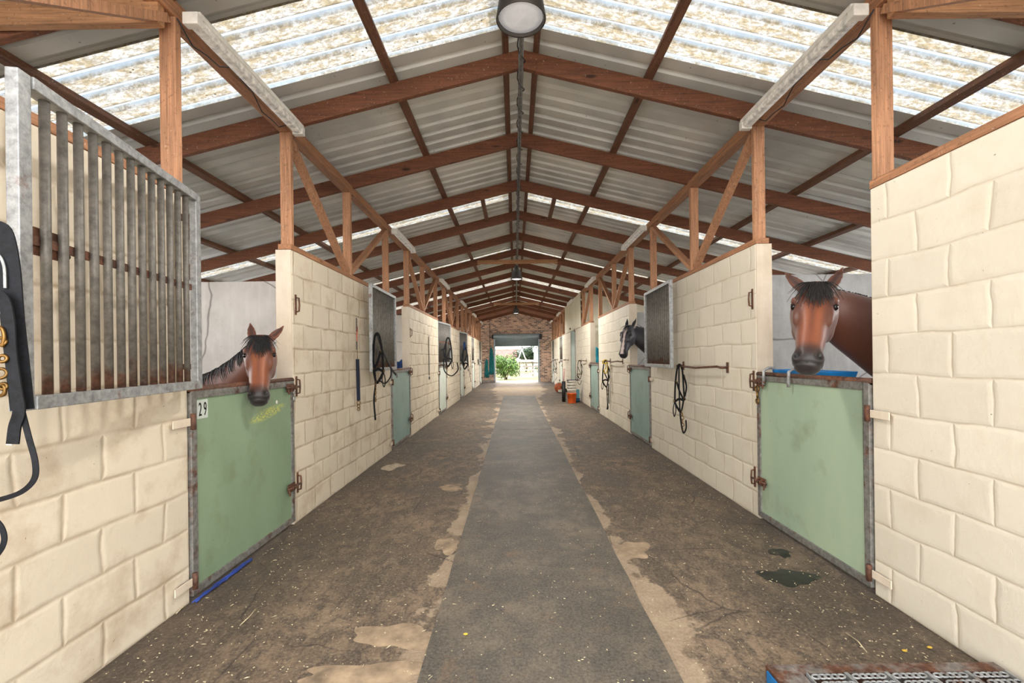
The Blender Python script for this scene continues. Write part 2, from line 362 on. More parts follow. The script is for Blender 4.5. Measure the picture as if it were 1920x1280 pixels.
# floor
def floor_mat():
    n = N('worn_asphalt_floor'); x, y, z = n.xyz(n.co)[:3]
    a = n.noise(n.co, 1.5, 7, .68, .3); c = n.ramp(a, [(.38, (60, 48, 39)), (.5, (110, 90, 71)), (.6, (150, 126, 101))])
    b = n.noise(n.scale(n.co, (3.2, 2.0, 1)), 2.2, 8, .78, 1.2); c = n.mix(n.ramp(b, [(.48, 0.0), (.58, .9)]), c, lin((38, 31, 26)))
    g = n.noise(n.co, 60, 4, .8); mdf = n.noise(n.scale(n.co, (1.6, 1, 1)), 7, 6, .8, .8); c = n.mix(n.ramp(mdf, [(.50, 0.0), (.60, .75)]), c, lin((48, 39, 32)))
    c = n.mix(n.ramp(mdf, [(.36, .6), (.46, 0.0)]), c, lin((160, 138, 112)))
    c = n.mix(.45, c, n.ramp(g, [(.32, (50, 44, 38)), (.52, (122, 107, 90)), (.72, (190, 172, 146))]))
    # darker, finer asphalt along both walls
    ax = n.math('ABSOLUTE', n.math('SUBTRACT', x, .08)); nn = n.noise(n.co, 1.2, 5, .7)
    wv = n.math('ADD', ax, n.math('MULTIPLY', n.math('SUBTRACT', nn, .5), 1.6)); c = n.mix(n.ramp(n.math('MULTIPLY', wv, .5), [(.62, 0.0), (.95, .55)]), c, lin((66, 58, 50)))
    # bare concrete beside the mats and towards the far door
    e = n.math('SUBTRACT', n.math('ABSOLUTE', n.math('SUBTRACT', x, .125)), .545)
    en = n.noise(n.scale(n.co, (1, .8, 1)), 1.7, 6, .62)
    ee = n.math('SUBTRACT', n.math('MULTIPLY', n.math('SUBTRACT', en, .42), 1.15), e)
    far = n.ramp(n.math('MULTIPLY', y, .04), [(.56, 0.0), (.78, .5)])
    ee = n.math('ADD', ee, far)
    cm = n.ramp(ee, [(.0, 0.0), (.035, 1.0)])
    cc = n.mix(.5, n.ramp(n.noise(n.co, 4, 6, .7), [(.3, (134, 112, 90)), (.7, (190, 168, 140))]), n.ramp(g, [(.3, (116, 98, 80)), (.7, (192, 172, 146))]))
    c = n.mix(cm, c, cc)
    cr_ = n.vor(n.mix(.10, n.co, n.noise(n.co, 2, 4)), 1.25, 'DISTANCE_TO_EDGE'); nz = n.noise(n.co, 1.3, 2)
    c = n.mix(n.math('MULTIPLY', n.ramp(cr_, [(.0, .75), (.006, 0.0)]), n.ramp(nz, [(.48, 0.0), (.56, 1.0)])), c, lin((34, 29, 25)))
    s = n.vor(n.co, 38); s2 = n.noise(n.co, 90, 1); c = n.mix(n.math('MULTIPLY', n.ramp(s, [(.10, 1.0), (.16, 0.0)]), n.ramp(s2, [(.52, 0.0), (.56, .9)])), c, lin((190, 172, 136)))
    n.col(c); h = n.math('ADD', n.math('MULTIPLY', g, .5), n.math('MULTIPLY', a, .8)); h = n.math('ADD', h, n.math('MULTIPLY', b, -.7)); n.bump(h, .7, .012)
    n.val(n.ramp(a, [(.3, .62), (.7, .85)]), n.b.inputs['Roughness']); return n.m
M['floor'] = floor_mat()
n = N('rubber_mat'); a = n.noise(n.co, 1.6, 6, .7); c = n.ramp(a, [(.38, (56, 49, 41)), (.5, (90, 79, 66)), (.62, (122, 108, 90))])
b = n.noise(n.scale(n.co, (2, .9, 1)), 2.4, 6, .75, .8); c = n.mix(n.ramp(b, [(.50, 0.0), (.62, .6)]), c, lin((42, 40, 38)))
e_ = n.noise(n.co, 9, 6, .8, .6); c = n.mix(n.ramp(e_, [(.50, 0.0), (.62, .6)]), c, lin((40, 37, 34)))
d = n.noise(n.co, 5, 6, .8, .5); c = n.mix(n.ramp(d, [(.56, 0.0), (.68, .6)]), c, lin((128, 88, 50)))
g = n.noise(n.co, 70, 3, .8); c = n.mix(.4, c, n.ramp(g, [(.3, (48, 44, 40)), (.7, (150, 142, 128))]))
n.col(c); n.bump(n.math('ADD', g, n.math('MULTIPLY', a, 2.0)), .35, .004); M['rubber'] = n.set(.68)
n = N('end_wall_bricks'); x, y, z = n.xyz(n.co)[:3]
b = n.n('TexBrick'); n.l(n.comb(n.math('ADD', x, y), z), b.inputs['Vector']); b.inputs['Scale'].default_value = 1
b.inputs['Brick Width'].default_value = .21; b.inputs['Row Height'].default_value = .080; b.inputs['Mortar Size'].default_value = .009; b.inputs['Bias'].default_value = -.1
b.inputs['Color1'].default_value = lin((236, 196, 172)); b.inputs['Color2'].default_value = lin((66, 50, 54)); b.inputs['Mortar'].default_value = lin((238, 226, 208))
n.col(n.mix(n.ramp(n.noise(n.co, 1.2, 3), [(.4, 0.0), (.7, .3)]), b.outputs['Color'], lin((176, 128, 116)))); n.bump(b.outputs['Fac'], .4, .01); M['brick'] = n.set(.8)
n = N('lawn'); a = n.noise(n.co, .6, 6, .7); n.col(n.ramp(a, [(.35, (72, 86, 36)), (.6, (122, 112, 64)), (.75, (138, 128, 84))])); M['lawn'] = n.set(.9)
M['concrete'] = plain('concrete_apron', (128, 124, 120), .8, 0, .08, 6)
M['leaf'] = plain('shrub_leaves', (70, 98, 34), .6, 0, .35, 6)
M['leaf_d'] = plain('tree_leaves', (34, 54, 26), .6, 0, .35, 4)
M['bark'] = plain('bark', (96, 76, 60), .9)
M['roofred'] = plain('red_brown_roof_tiles', (104, 62, 52), .8, 0, .15, 4)
M['railw'] = plain('weathered_white_rail', (150, 140, 136), .8, 0, .12, 3)
M['rollerm'] = metal('roller_steel', (176, 194, 202), .0, .45, met=.4)
M['shedw'] = plain('white_shed', (232, 232, 228), .6, 0, .03)

# ------------------------------------------------------------------ layout numbers
XL, XR, XM = -1.84, 2.0, 0.08          # aisle faces of the stall walls, ridge line
TH = 0.11                              # block wall thickness
HW = 2.27                              # wall height
PER, D0, DW = 4.17, 2.55, 1.22         # bay length, first doorway, doorway width
NB = 6; YE = 25.4; YS = -1.3           # bays, end wall, start of the building
DH = 1.185                             # stable door height
XO = 3.65                              # stall depth
SL = 0.245
def zr(X): return 3.95 - SL*abs(X - XM)          # top of the rafters

# ------------------------------------------------------------------ setting
struct(MB().add([(-7, YS-3, 0), (7, YS-3, 0), (7, YE+.25, 0), (-7, YE+.25, 0)], [(0,1,2,3)]).build('floor', M['floor']))
struct(MB().add([(-60, YE+.25, -.04), (60, YE+.25, -.04), (60, 160, -.04), (-60, 160, -.04)], [(0,1,2,3)]).build('ground', M['lawn']))
struct(MB().add([(-60, -60, -.05), (60, -60, -.05), (60, YE+.25, -.05), (-60, YE+.25, -.05)], [(0,1,2,3)]).build('ground', M['concrete']))
struct(MB().box(-6, YE+.25, -.06, 6, YE+2.2, -.01).build('path', M['concrete']))

for side, X, sg, mt in (('left', XL, -1, M['block']), ('right', XR, 1, M['block_r'])):
    ys = [(YS, D0)] + [(D0 + DW + PER*k, D0 + PER*(k+1)) for k in range(NB-1)] + [(D0 + DW + PER*(NB-1), YE)]
    for k, (y0, y1) in enumerate(ys):
        m = MB().box(X, y0, 0, X + sg*TH, y1, HW); o = m.build('wall_' + side, mt, bevel=.006); struct(o)
    for k in range(NB):                 # painted door jamb face towards the camera
        y1 = D0 + DW + PER*k
        if side == 'right' and k == 3: continue
        struct(MB().box(X + sg*.004, y1 - .012, 0, X + sg*(TH + .02), y1, HW - .001).build('trim_jamb', M['jamb']))
    # cross partitions between the stalls; unseen outer wall kept low to admit light
    for k in range(-1, NB):
        yp = D0 + DW/2 + 2.03 + PER*k
        if side == 'right' and k == 2: continue
        struct(MB().box(X + sg*TH, yp, 0, X + sg*(TH + XO), yp + .12, HW - .01).build('wall_stall_' + side, M['plaster'] if side == 'left' else M['plaster_g']))
    struct(MB().box(X + sg*(TH + XO), YS, 0, X + sg*(TH + XO + .12), YE, 1.35).build('wall_outer_' + side, M['plaster']))
# feed room on the right: sheeted walls up to the roof
y0, y1 = 13.72, 17.95
m = MB(); zt = zr(XR) + .02; zo = zr(XR + TH + XO) + .02
m.box(XR - .022, y0, HW + .002, XR - .007, y1, zt - .19); struct(m.build('wall_feed_room_side', M['cream_flat']))
def slopebox(m, xa, xb, ya, yb, z0, za, zb):
    return m.add([(xa,ya,z0),(xb,ya,z0),(xb,yb,z0),(xa,yb,z0),(xa,ya,za),(xb,ya,zb),(xb,yb,zb),(xa,yb,za)], [(3,2,1,0),(4,5,6,7),(0,1,5,4),(1,2,6,5),(2,3,7,6),(3,0,4,7)])
struct(slopebox(MB(), XR + TH, XR + TH + XO, y0, y0 + .06, 0, zt, zo).build('wall_feed_room_front', M['cream_flat']))
struct(slopebox(MB(), XR + TH, XR + TH + XO, y1, y1 + .06, 0, zt, zo).build('wall_feed_room_rear', M['cream_flat']))
# end wall of brick with the doorway
xo0, xo1, zo1 = -1.10, 1.27, 2.42
m = MB()
def gable(m, xa, xb, z0):
    xs = sorted({xa, xb} | ({XM} if xa < XM < xb else set()))
    for a, b in zip(xs, xs[1:]): slopebox(m, a, b, YE, YE + .23, z0, zr(a), zr(b))
gable(m, -5.7, xo0, 0); gable(m, xo0, xo1, zo1); gable(m, xo1, 5.85, 0)
struct(m.build('wall_back', M['brick']))

# roof sheets with ribs: metal pieces and translucent pieces
PITCH = .185
def sheet(name, sg, y0, y1, mt, x_in=0.0, x_out=5.95):
    prof = []; nr = max(1, round((y1 - y0)/PITCH)); p = (y1 - y0)/nr
    for i in range(nr):
        a = y0 + i*p; prof += [(a, 0), (a + p*.60, 0), (a + p*.68, .034), (a + p*.92, .034)]
    prof.append((y1, 0))
    vs = []; fs = []
    for (yy, h) in prof:
        for xx in (x_in, x_out): vs.append((XM + sg*xx, yy, zr(XM + xx) + .058 + h))
    for i in range(len(prof) - 1): fs.append((i*2, i*2+1, i*2+3, i*2+2))
    m = MB().add(vs, fs); o = m.build(name, mt); return o
SKY = [(a, a + .74) for a in (2.90, 6.785, 10.855, 14.74, 18.81, 22.695)]
for sg in (-1, 1):
    y = YS
    for k, (a, b) in enumerate(SKY):
        b = min(b, YE)
        if a > YE - .3: break
        struct(sheet('ceiling', sg, y, a + .02, M['sheet']))
        o = sheet('skylight_panel', sg, a, b, M['sky'], .13)
        tag(o, f"dirty white translucent roof sheet on the {'left' if sg < 0 else 'right'} slope, {ORD[k]} from the entrance", 'skylight', 'translucent roof sheets', 'thing')
        struct(MB().add([(XM, a+.02, zr(XM)+.058), (XM+sg*.14, a+.02, zr(XM+.14)+.058), (XM+sg*.14, b-.02, zr(XM+.14)+.058), (XM, b-.02, zr(XM)+.058)], [(0,1,2,3)]).build('ceiling', M['sheet']))
        y = b - .02
    if y < YE: struct(sheet('ceiling', sg, y, YE, M['sheet']))
struct(MB().bar((XM-.09, YS, zr(XM)+.12), (XM-.09, YE, zr(XM)+.12), .2, .004, (.24,0,1)).bar((XM+.09, YS, zr(XM)+.12), (XM+.09, YE, zr(XM)+.12), .2, .004, (-.24,0,1)).build('trim_ridge_cap', M['sheet']))

# ------------------------------------------------------------------ roof timbers
RY = [3.86 + 1.39*k for k in range(-3, 16)]
for k, y in enumerate(RY):
    if y > YE - .1: break
    t = thing('roof_rafter_frame', (XM, y, zr(XM)), f'reddish brown timber rafter pair meeting at the ridge, {ORD[k]} from the entrance', 'rafters', 'rafter pairs across the aisle')
    for sg in (-1, 1):
        a = Vector((XM + sg*.005, y, zr(XM) - .076)); b = Vector((XM + sg*5.9, y, zr(XM + 5.9) - .076))
        MB().bar(a, b, .045, .15).build('rafter', M['raft_x'], t, bevel=.003)
    if k in (3+5, 3+11):
        MB().box(XM - .95, y - .07, zr(XM) - .37, XM + .95, y - .025, zr(XM) - .28).build('collar_tie', M['tie_x'], t, label='light orange timber collar tie')
for xx in (.13, 1.08, 2.12, 3.15, 4.2, 5.25):
    for sg in (-1, 1):
        X = XM + sg*xx; z = zr(X) + .028
        nm = {'.13': 'beside the ridge'}.get(str(xx).lstrip('0'), f'about {["one","two","three","four","five"][int(xx)-1] if xx > 1 else ""} metres out from the ridge')
        o = MB().bar((X, YS, z), (X, YE, z), .07 if xx > 1 else .045, .05, (sg*SL, 0, 1)).build('roof_purlin', M['purl_y'])
        tag(o, f"long dark timber purlin on the {'left' if sg < 0 else 'right'} slope, {nm}", 'purlin', 'purlins under the roof sheets', 'thing')

for X, sd_ in ((XM - .55, 'left'), (XM + .55, 'right')):
    o = MB().box(X - .03, 6.67, zr(X) - .055, X + .03, 8.0, zr(X) - .005).build('nogging', M['purl_y']); tag(o, f'short timber nogging beside the ridge under the second skylight, {sd_} slope', 'timber', None, 'thing')
# side beams, posts and braces above the stall walls
for side, X, sg in (('left', XL, -1), ('right', XR, 1)):
    xc = X + sg*.05; zb = 3.25
    o = MB().box(xc - .045, YS, zb, xc + .045, YE, zb + .095).build('top_beam', M['beam_y'], bevel=.004)
    tag(o, f'long timber beam along the tops of the posts on the {side} side of the aisle', 'beam', None, 'thing')
    for k in range(-1, NB):
        ya = D0 + DW + PER*k + .03; ym = ya + 1.37; yc = D0 + PER*(k+1) - .03
        if k == NB-1: ym = ya; yc = ya
        if k == -1: ym, yc = 1.02, 2.52
        t = thing('timber_truss', (xc, yc, HW), f"timber posts and braces above the {side} block wall, {ORD[k+1]} bay from the entrance", 'timber truss', 'truss bays above the stall walls')
        pl0 = ya - .05 if k >= 0 else YS; pl1 = D0 + PER*(k+1) if k < NB-1 else YE
        MB().box(xc - .055, pl0, HW, xc + .055, pl1, HW + .045).build('bottom_plate', M['beam_y'], t, bevel=.003)
        for yy in sorted({ya, ym, yc} if k >= 0 else {ym, yc}):
            wpost = .045
            MB().box(xc - .045, yy - wpost/2, HW + (.0 if yy == ya else .045), xc + .045, yy + wpost/2, zb).build('post', M['post_z'], t, bevel=.004)
        if k != NB-1:
            if k >= 0: MB().bar((xc, ya + .05, zb - .03), (xc, ym - .05, HW + .08), .045, .07, (1,0,0)).build('brace', M['post_z'], t)
            MB().bar((xc, ym + .05, HW + .08), (xc, yc - .05, zb - .03), .045, .07, (1,0,0)).build('brace', M['post_z'], t)
# the heavy cross ties at the near posts
for side, X, sg in (('left', XL, -1), ('right', XR, 1)):
    a = Vector((X + sg*.02, 2.47-.05, 3.205)); b = Vector((X + sg*1.0, 2.405, 3.19))
    o = MB().bar(a, b, .05, .125).build('cross_tie', M['tie_x'], bevel=.004)
    tag(o, f'heavy timber cross tie running outwards from the nearest {side} post', 'beam', None, 'thing')

# ------------------------------------------------------------------ fluorescent battens
def batten(X, y0, y1, z, sg, label):
    ym = (y0 + y1)/2
    t = thing('fluorescent_light', (X, ym, z), label, 'light', 'fluorescent lights under the side beams')
    MB().box(X - .044, y0 + .02, z + .012, X + .044, y1 - .02, z + .045).build('housing', M['whitep'], t, bevel=.006)
    prof = [(-.036, .012), (-.036, -.010), (-.028, -.026), (0, -.032), (.028, -.026), (.036, -.010), (.036, .012)]
    vs = [(X + p, yy, z + q) for yy in (y0 + .05, y1 - .05) for p, q in prof]; nn = len(prof)
    MB().add(vs, [(i, i+1, nn+i+1, nn+i) for i in range(nn-1)] + [tuple(range(nn)), tuple(range(nn, 2*nn)), (0, nn, 2*nn-1, nn-1)], False).build('diffuser', M['diff'], t)
    for yy in (y0, y1 - .05): MB().box(X - .042, yy, z - .036, X + .042, yy + .05, z + .03).build('end_cap', M['whitep'], t, bevel=.005)
    return t
for k in range(NB):
    for side, X, sg in (('left', XL + .095, -1), ('right', XR - .095, 1)):
        y0 = 2.47 + PER*k; batten(X, y0, y0 + 1.27, 3.225, sg, f'white fluorescent batten light above the {side} doors, {ORD[k]} from the entrance')
# wires drooping from the beams near the first posts
for side, X, sg in (('left', XL + .0, -1), ('right', XR - .0, 1)):
    pts = [(X - sg*.005, 2.5 + .12*i, 3.24 - .05*math.sin(i*1.0) - .03*(i % 2)) for i in range(11)]
    o = MB().tube(pts, .004, 5).build('cable', M['black']); tag(o, f'thin black cable drooping under the nearest {side} beam', 'cable')

# ------------------------------------------------------------------ pendant lamps and ridge conduit
PEND = 95.0
def pendant(y, z, lab, d=.15):
    t = thing('pendant_lamp', (XM - .02, y, z), lab, 'lamp', 'pendant lamps under the ridge')
    c = (XM - .02, y, z)
    MB().lathe([(.0, .34), (.05, .34), (.055, .24), (.115, .20), (.13, .12), (d, .0), (d-.004, -.006), (d-.012, .0), (.118, .115), (.05, .22)], c, 32).build('housing', M['lampbody'], t)
    MB().lathe([(.0, -.004), (.08, -.002), (d-.02, .012), (d-.02, .02), (0, .02)], c, 32).build('lens', M['lens'] if y < 5 else M['lens_on'], t)
    MB().tube([(c[0], y, z+.33), (c[0], y, zr(XM)-.10)], .012, 8).build('hanger', M['steel'], t)
    ld = bpy.data.lights.new('lamp_light', 'SPOT'); ld.energy = PEND if y < 5 else 330.0; ld.spot_size = R(172); ld.spot_blend = .35; ld.shadow_soft_size = .13; ld.color = (1.0, .97, .92)
    lo = bpy.data.objects.new('lamp_light', ld); C.objects.link(lo); lo.parent = t; lo.location = (0, 0, -.03)
    return t
pendant(2.72, 3.37, 'large round pendant lamp close to the camera, top centre of the roof')
pendant(11.45, 3.33, 'round pendant lamp hanging just past the first orange collar tie', .145)
pendant(19.9, 3.30, 'small far pendant lamp in front of the brick end wall', .145)
t = thing('conduit', (XM, 12, 3.76), 'grey metal conduit pipe running under the ridge', 'pipe')
MB().tube([(XM - .004, 2.72, 3.745), (XM - .004, 24.9, 3.745)], .021, 10).build('pipe', M['conduit'], t)
pts = [(XM + .034*math.cos(i*.8), 2.9 + i*.05, 3.755 + .028*math.sin(i*.8)) for i in range(430)]
MB().tube(pts, .005, 5).build('wrapped_cable', M['black'], t)

# ------------------------------------------------------------------ stable doors
def bolt(t, X, sg, y, z, onframe=True):
    """sliding bolt fixed on the door and its staple on the wall beyond it; faces the aisle"""
    o = X - sg*.02
    m = MB(); m.box(o, y - .13, z - .035, o - sg*.008, y - .02, z + .03); m.tube([(o - sg*.018, y - .16, z), (o - sg*.018, y + .05, z)], .009, 8)
    m.tube([(o - sg*.018, y - .14, z), (o - sg*.03, y - .15, z - .05)], .007, 6); m.ring((o - sg*.018, y - .10, z), .016, .005, (0,1,0)); m.ring((o - sg*.018, y - .04, z), .016, .005, (0,1,0))
    return m.build('bolt', M['rust'], t)
def staple(X, sg, y, z, lab):
    m = MB(); m.tube([(X, y, z + .06), (X - sg*.03, y, z + .055), (X - sg*.034, y, z), (X - sg*.03, y, z - .055), (X, y, z - .06)], .007, 6)
    m.box(X, y - .012, z - .085, X - sg*.006, y + .012, z + .085)
    o = m.build('wall_staple', M['rust']); return tag(o, lab, 'door staple', 'rusty bolt staples on the wall ends')
def stable_door(side, X, sg, y0, mt, label, num=False, full=False, h=DH, z0=.03):
    y1 = y0 + DW - .015; y0 += .012
    t = thing('stall_door', (X, (y0 + y1)/2, 0), label, 'stable door', 'stable doors along the aisle')
    xf = X - sg*.012; b = .045
    fr = MB()
    fr.box(xf, y0, z0, xf + sg*.04, y0 + b, h).box(xf, y1 - b, z0, xf + sg*.04, y1, h).box(xf, y0 + b, z0, xf + sg*.04, y1 - b, z0 + b).box(xf, y0 + b, h - b, xf + sg*.04, y1 - b, h)
    fr.build('frame', M['frame'], t, bevel=.003)
    MB().box(xf + sg*.010, y0 + b, z0 + b, xf + sg*.02, y1 - b, h - b).build('panel', mt, t)
    if not full: MB().tube([(xf + sg*.018, y0, h + .008), (xf + sg*.018, y1, h + .008)], .02, 10).build('top_rail', M['rust'], t, label='rusty brown rounded top rail')
    bolt(t, X, sg, y1 - .01, h - .05); bolt(t, X, sg, y1 - .01, .33)
    for zh in (.12, h - .17):
        m = MB(); m.tube([(xf - sg*.014, y0 - .005, zh - .045), (xf - sg*.014, y0 - .005, zh + .045)], .014, 8); m.box(xf, y0 - .12, zh - .02, xf - sg*.006, y0, zh + .02)
        m.build('hinge', M['rust'], t); MB().box(xf - sg*.004, y0 - .15, zh - .022, xf - sg*.011, y0 - .02, zh + .022).build('hinge_strap', M['jamb'], t, bevel=.002, label='cream painted hinge strap')
    if num:
        pm = MB(); cx_ = xf - sg*.002; ya, yb, za, zb = y0 + .055, y0 + .147, h - .165, h - .055
        pm.box(xf + sg*.012, ya, za, xf + sg*.006, yb, zb); pl = pm.build('number_plate', M['plate'], t, label='pale plate reading 29')
        cu = bpy.data.curves.new('digits', 'FONT'); cu.body = '29'; cu.size = .112; cu.extrude = .0008; cu.align_x = 'CENTER'; cu.space_character = 1.5
        tmp = bpy.data.objects.new('tmp', cu); C.objects.link(tmp); bpy.context.view_layer.update()
        me = bpy.data.meshes.new_from_object(tmp.evaluated_get(bpy.context.evaluated_depsgraph_get())); bpy.data.objects.remove(tmp)
        me.materials.clear(); me.materials.append(M['ink']); d = bpy.data.objects.new('digits', me); C.objects.link(d); d.parent = pl
        d.matrix_local = Matrix.Translation((xf + sg*.0045 - X, (ya+yb)/2 - (y0+y1)/2*1.0, za + .017)) @ Matrix(((0,0,1,0),(.50,0,0,0),(0,1.0,0,0),(0,0,0,1)))
        # the plate mesh has its origin at the door's base point
        pl_off = parent_world(pl); d.location = Vector((xf + sg*.0045, (ya+yb)/2, za + .017)) - pl_off
    return t
dl = ['green metal stable door numbered 29, below the bay horse on the left', 'blue-green half door just past the open bar grille and hanging straps on the left',
      'pale half door below the closed grille with the black halter, left wall', 'pale half door below the closed grille with the blue-lined halter', 'pale half door, second last before the brick wall on the left', 'pale half door nearest the brick end wall on the left']
dr = ['pale green metal stable door below the large bay horse, blue feeder on top', 'blue-green half door below the dark horse with the white blaze',
      'blue-green half door under the teal rug, beyond the yellow rope halter', 'tall full-height pale green door beside the buckets', 'pale half door past the tall feed room door on the right', 'pale half door nearest the brick end wall on the right']
for k in range(NB):
    y0 = D0 + PER*k
    stable_door('left', XL, -1, y0, [M['green'], M['teal'], M['pale'], M['pale'], M['pale'], M['pale']][k], dl[k], num=(k == 0))
    if k == 3: stable_door('right', XR, 1, y0, M['teal'], dr[k], full=True, h=2.42)
    else: stable_door('right', XR, 1, y0, [M['green_l'], M['teal'], M['teal'], None, M['pale'], M['pale']][k], dr[k])
    for side, X, sg in (('left', XL, -1), ('right', XR, 1)):
        for z, w_ in ((DH - .05, 'upper'), (.33, 'lower')):
            if k < 4 and not (side == 'right' and k == 3): staple(X, sg, y0 + DW + .045, z, f'{w_} rusty staple beside the {ORD[k]} {side} door bolt')
        if k < 2: staple(X, sg, y0 + DW + .05, 1.82, f'rusty staple high on the wall past the {ORD[k]} {side} doorway')
struct(MB().box(XR + .001, D0 + PER*3, 2.44, XR + TH, D0 + PER*3 + DW, 3.2).build('wall_right', M['cream_flat']))

p_ = px(519, 754, X=XL + .004)
# white snap clip on the first left door, brass snap on the right door
m = MB().ring((XL + .03, D0 + DW - .05, 1.04), .022, .005, (1,0,0), sx_=.5).ring((XL + .03, D0 + DW - .05, 1.09), .012, .004, (1,0,0))
tag(m.build('snap_clip', M['steel']), 'small silver snap clip hanging at the bolt of door 29', 'clip')
m = MB().ring((XR - .03, D0 + DW - .06, 1.075), .024, .007, (1,0,0)).tube([(XR - .03, D0 + DW - .06, 1.05), (XR - .03, D0 + DW - .06, 1.0)], .008).ring((XR - .03, D0 + DW - .06, .975), .02, .006, (1,0,0))
tag(m.build('snap_clip', M['brass']), 'brass snap hook hanging below the bolt of the pale green door', 'clip')
o = MB().ball(p_, (.003, .013, .016), 12).build('sticker', M['whitep']); tag(o, 'small round white sticker on the green door numbered 29', 'sticker')
# blue feeder hooked over the right door
t = thing('door_feeder', (XR + .2, 3.15, 1.15), 'shallow blue plastic feeder hooked over the pale green door', 'feeder')
m = MB(); ya, yb = 2.97, 3.63; z1 = 1.235; z0 = 1.03
outer = [(XR+.045, ya, z1), (XR+.24, ya, z1), (XR+.24, yb, z1), (XR+.045, yb, z1)]; inner = [(XR+.06, ya+.02, z1), (XR+.225, ya+.02, z1), (XR+.225, yb-.02, z1), (XR+.06, yb-.02, z1)]
bot = [(XR+.08, ya+.06, z0), (XR+.20, ya+.06, z0), (XR+.20, yb-.06, z0), (XR+.08, yb-.06, z0)]; boti = [(a, b, c + .02) for a, b, c in bot]
fs = []
for i in range(4):
    j = (i+1) % 4; fs += [(i, j, 4+j, 4+i), (i, j, 8+j, 8+i), (4+i, 4+j, 12+j, 12+i)]
m.add(outer + inner + bot + boti, fs + [(8,9,10,11), (12,13,14,15)]); m.build('tray', M['blue'], t, bevel=.004)
for yy in (3.27, 3.60):
    MB().tube([(XR+.06, yy, z1 - .02), (XR+.05, yy, z1 + .012), (XR + .0, yy, z1 + .012), (XR - .035, yy, z1 - .01), (XR - .04, yy, z1 - .12)], .011, 8).build('hook', M['galv'], t, label='pale grey metal hook')

# ------------------------------------------------------------------ bar grilles (upper doors)
def grille(a, b, label, nb=13, z0=1.205, z1=2.262, near_fat=True):
    """a: far/hinge end, b: free end, both (x, y)"""
    a, b = Vector((a[0], a[1], 0)), Vector((b[0], b[1], 0)); d = (b - a); L = d.length; d.normalize()
    BK = 1 if a.x < 0 else -1
    t = thing('bar_grille', (a.x, a.y, z0), label, 'grille', 'galvanised bar grilles of the stall doors')
    fr = MB(); U = Vector((0,0,1)); nz = Vector((-d.y, d.x, 0)); w_ = .05
    q = lambda s, z: a + d*s + U*z
    fr.bar(q(w_/2, z0), q(w_/2, z1), w_*.7, w_, d); fr.bar(q(L - .024, z0), q(L - .024, z1), .036, .048, d)
    fr.bar(q(w_, z0 + .022), q(L - .048, z0 + .022), w_, .044); fr.bar(q(w_, z1 - .02), q(L - .048, z1 - .02), w_, .04)
    fr.build('frame', M['galv'], t, bevel=.003)
    wx = XL if a.x < 0 else XR
    if a.y < 7:
        for z in (z0 + .12, z1 - .12): MB().bar((a.x, a.y - .02, z), (wx, a.y - .02, z), .03, .03).build('hinge', M['rust'], t)
    for i in range(nb):
        s = w_ + (L - .048 - w_)*(i + 1)/(nb + 1)
        MB().tube([q(s, z0 + .04), q(s, z1 - .035)], .0145, 10).build('bar', M['galv_bar'], t)
    MB().bar(q(w_, (z0+z1)/2 + .02) - nz*BK*.012, q(L - .048, (z0+z1)/2 + .02) - nz*BK*.012, .008, .032).build('cross_bar', M['rust'], t, label='flat rusty cross bar')
    m = MB(); s = L - .15; m.bar(q(s - .06, (z0+z1)/2 + .02) - nz*BK*.02, q(s + .06, (z0+z1)/2 + .02) - nz*BK*.02, .01, .09); m.tube([q(s - .11, (z0+z1)/2) - nz*BK*.03, q(s + .08, (z0+z1)/2) - nz*BK*.03], .01)
    m.build('bolt', M['rust'], t); return t
grille((-1.745, 2.51), (-1.532, 1.392), 'large galvanised bar grille swung open in the near left of the aisle')
grille((XL + .10, 6.62), (XL + .12, 5.42), 'bar grille folded back on the left block wall beside the hanging black straps')
grille((XR - .10, 6.62), (XR - .13, 5.42), 'bar grille folded back on the right block wall next to the dark horse', 12)
for k in (2, 3, 4, 5):
    y0 = D0 + PER*k
    grille((XL - .02, y0 + .01), (XL + (.12 if k < 4 else -.02), y0 + DW - .03), f"closed bar grille over the {ORD[k]} doorway of the left wall", z0=1.225)
for k in (4, 5):
    y0 = D0 + PER*k; grille((XR + .02, y0 + .01), (XR + .02, y0 + DW - .03), f"closed bar grille over the {ORD[k]} doorway of the right wall", z0=1.225)

# ------------------------------------------------------------------ rubber mats
for y0, y1, lab in ((-.6, 8.52, 'long dark rubber floor mat nearest the camera'), (8.54, 16.05, 'second rubber floor mat further down the aisle')):
    m = MB(); ny = int((y1 - y0)/.3); xa, xb = -.425, .67; vs = []; fs = []
    rr = random.Random(3)
    for i in range(ny + 1):
        yy = y0 + (y1 - y0)*i/ny; j1, j2 = rr.uniform(-.006, .006), rr.uniform(-.006, .006)
        vs += [(xa + j1, yy, .001), (xa + j1, yy, .013), (xb + j2, yy, .013), (xb + j2, yy, .001)]
    for i in range(ny):
        for k in range(3): fs.append((i*4+k, i*4+k+1, i*4+5+k, i*4+4+k))
    fs += [(0,1,2,3), tuple(ny*4+k for k in range(4))]
    tag(m.add(vs, fs).build('rubber_mat', M['rubber']), lab, 'mat', 'rubber mats down the aisle', 'thing')
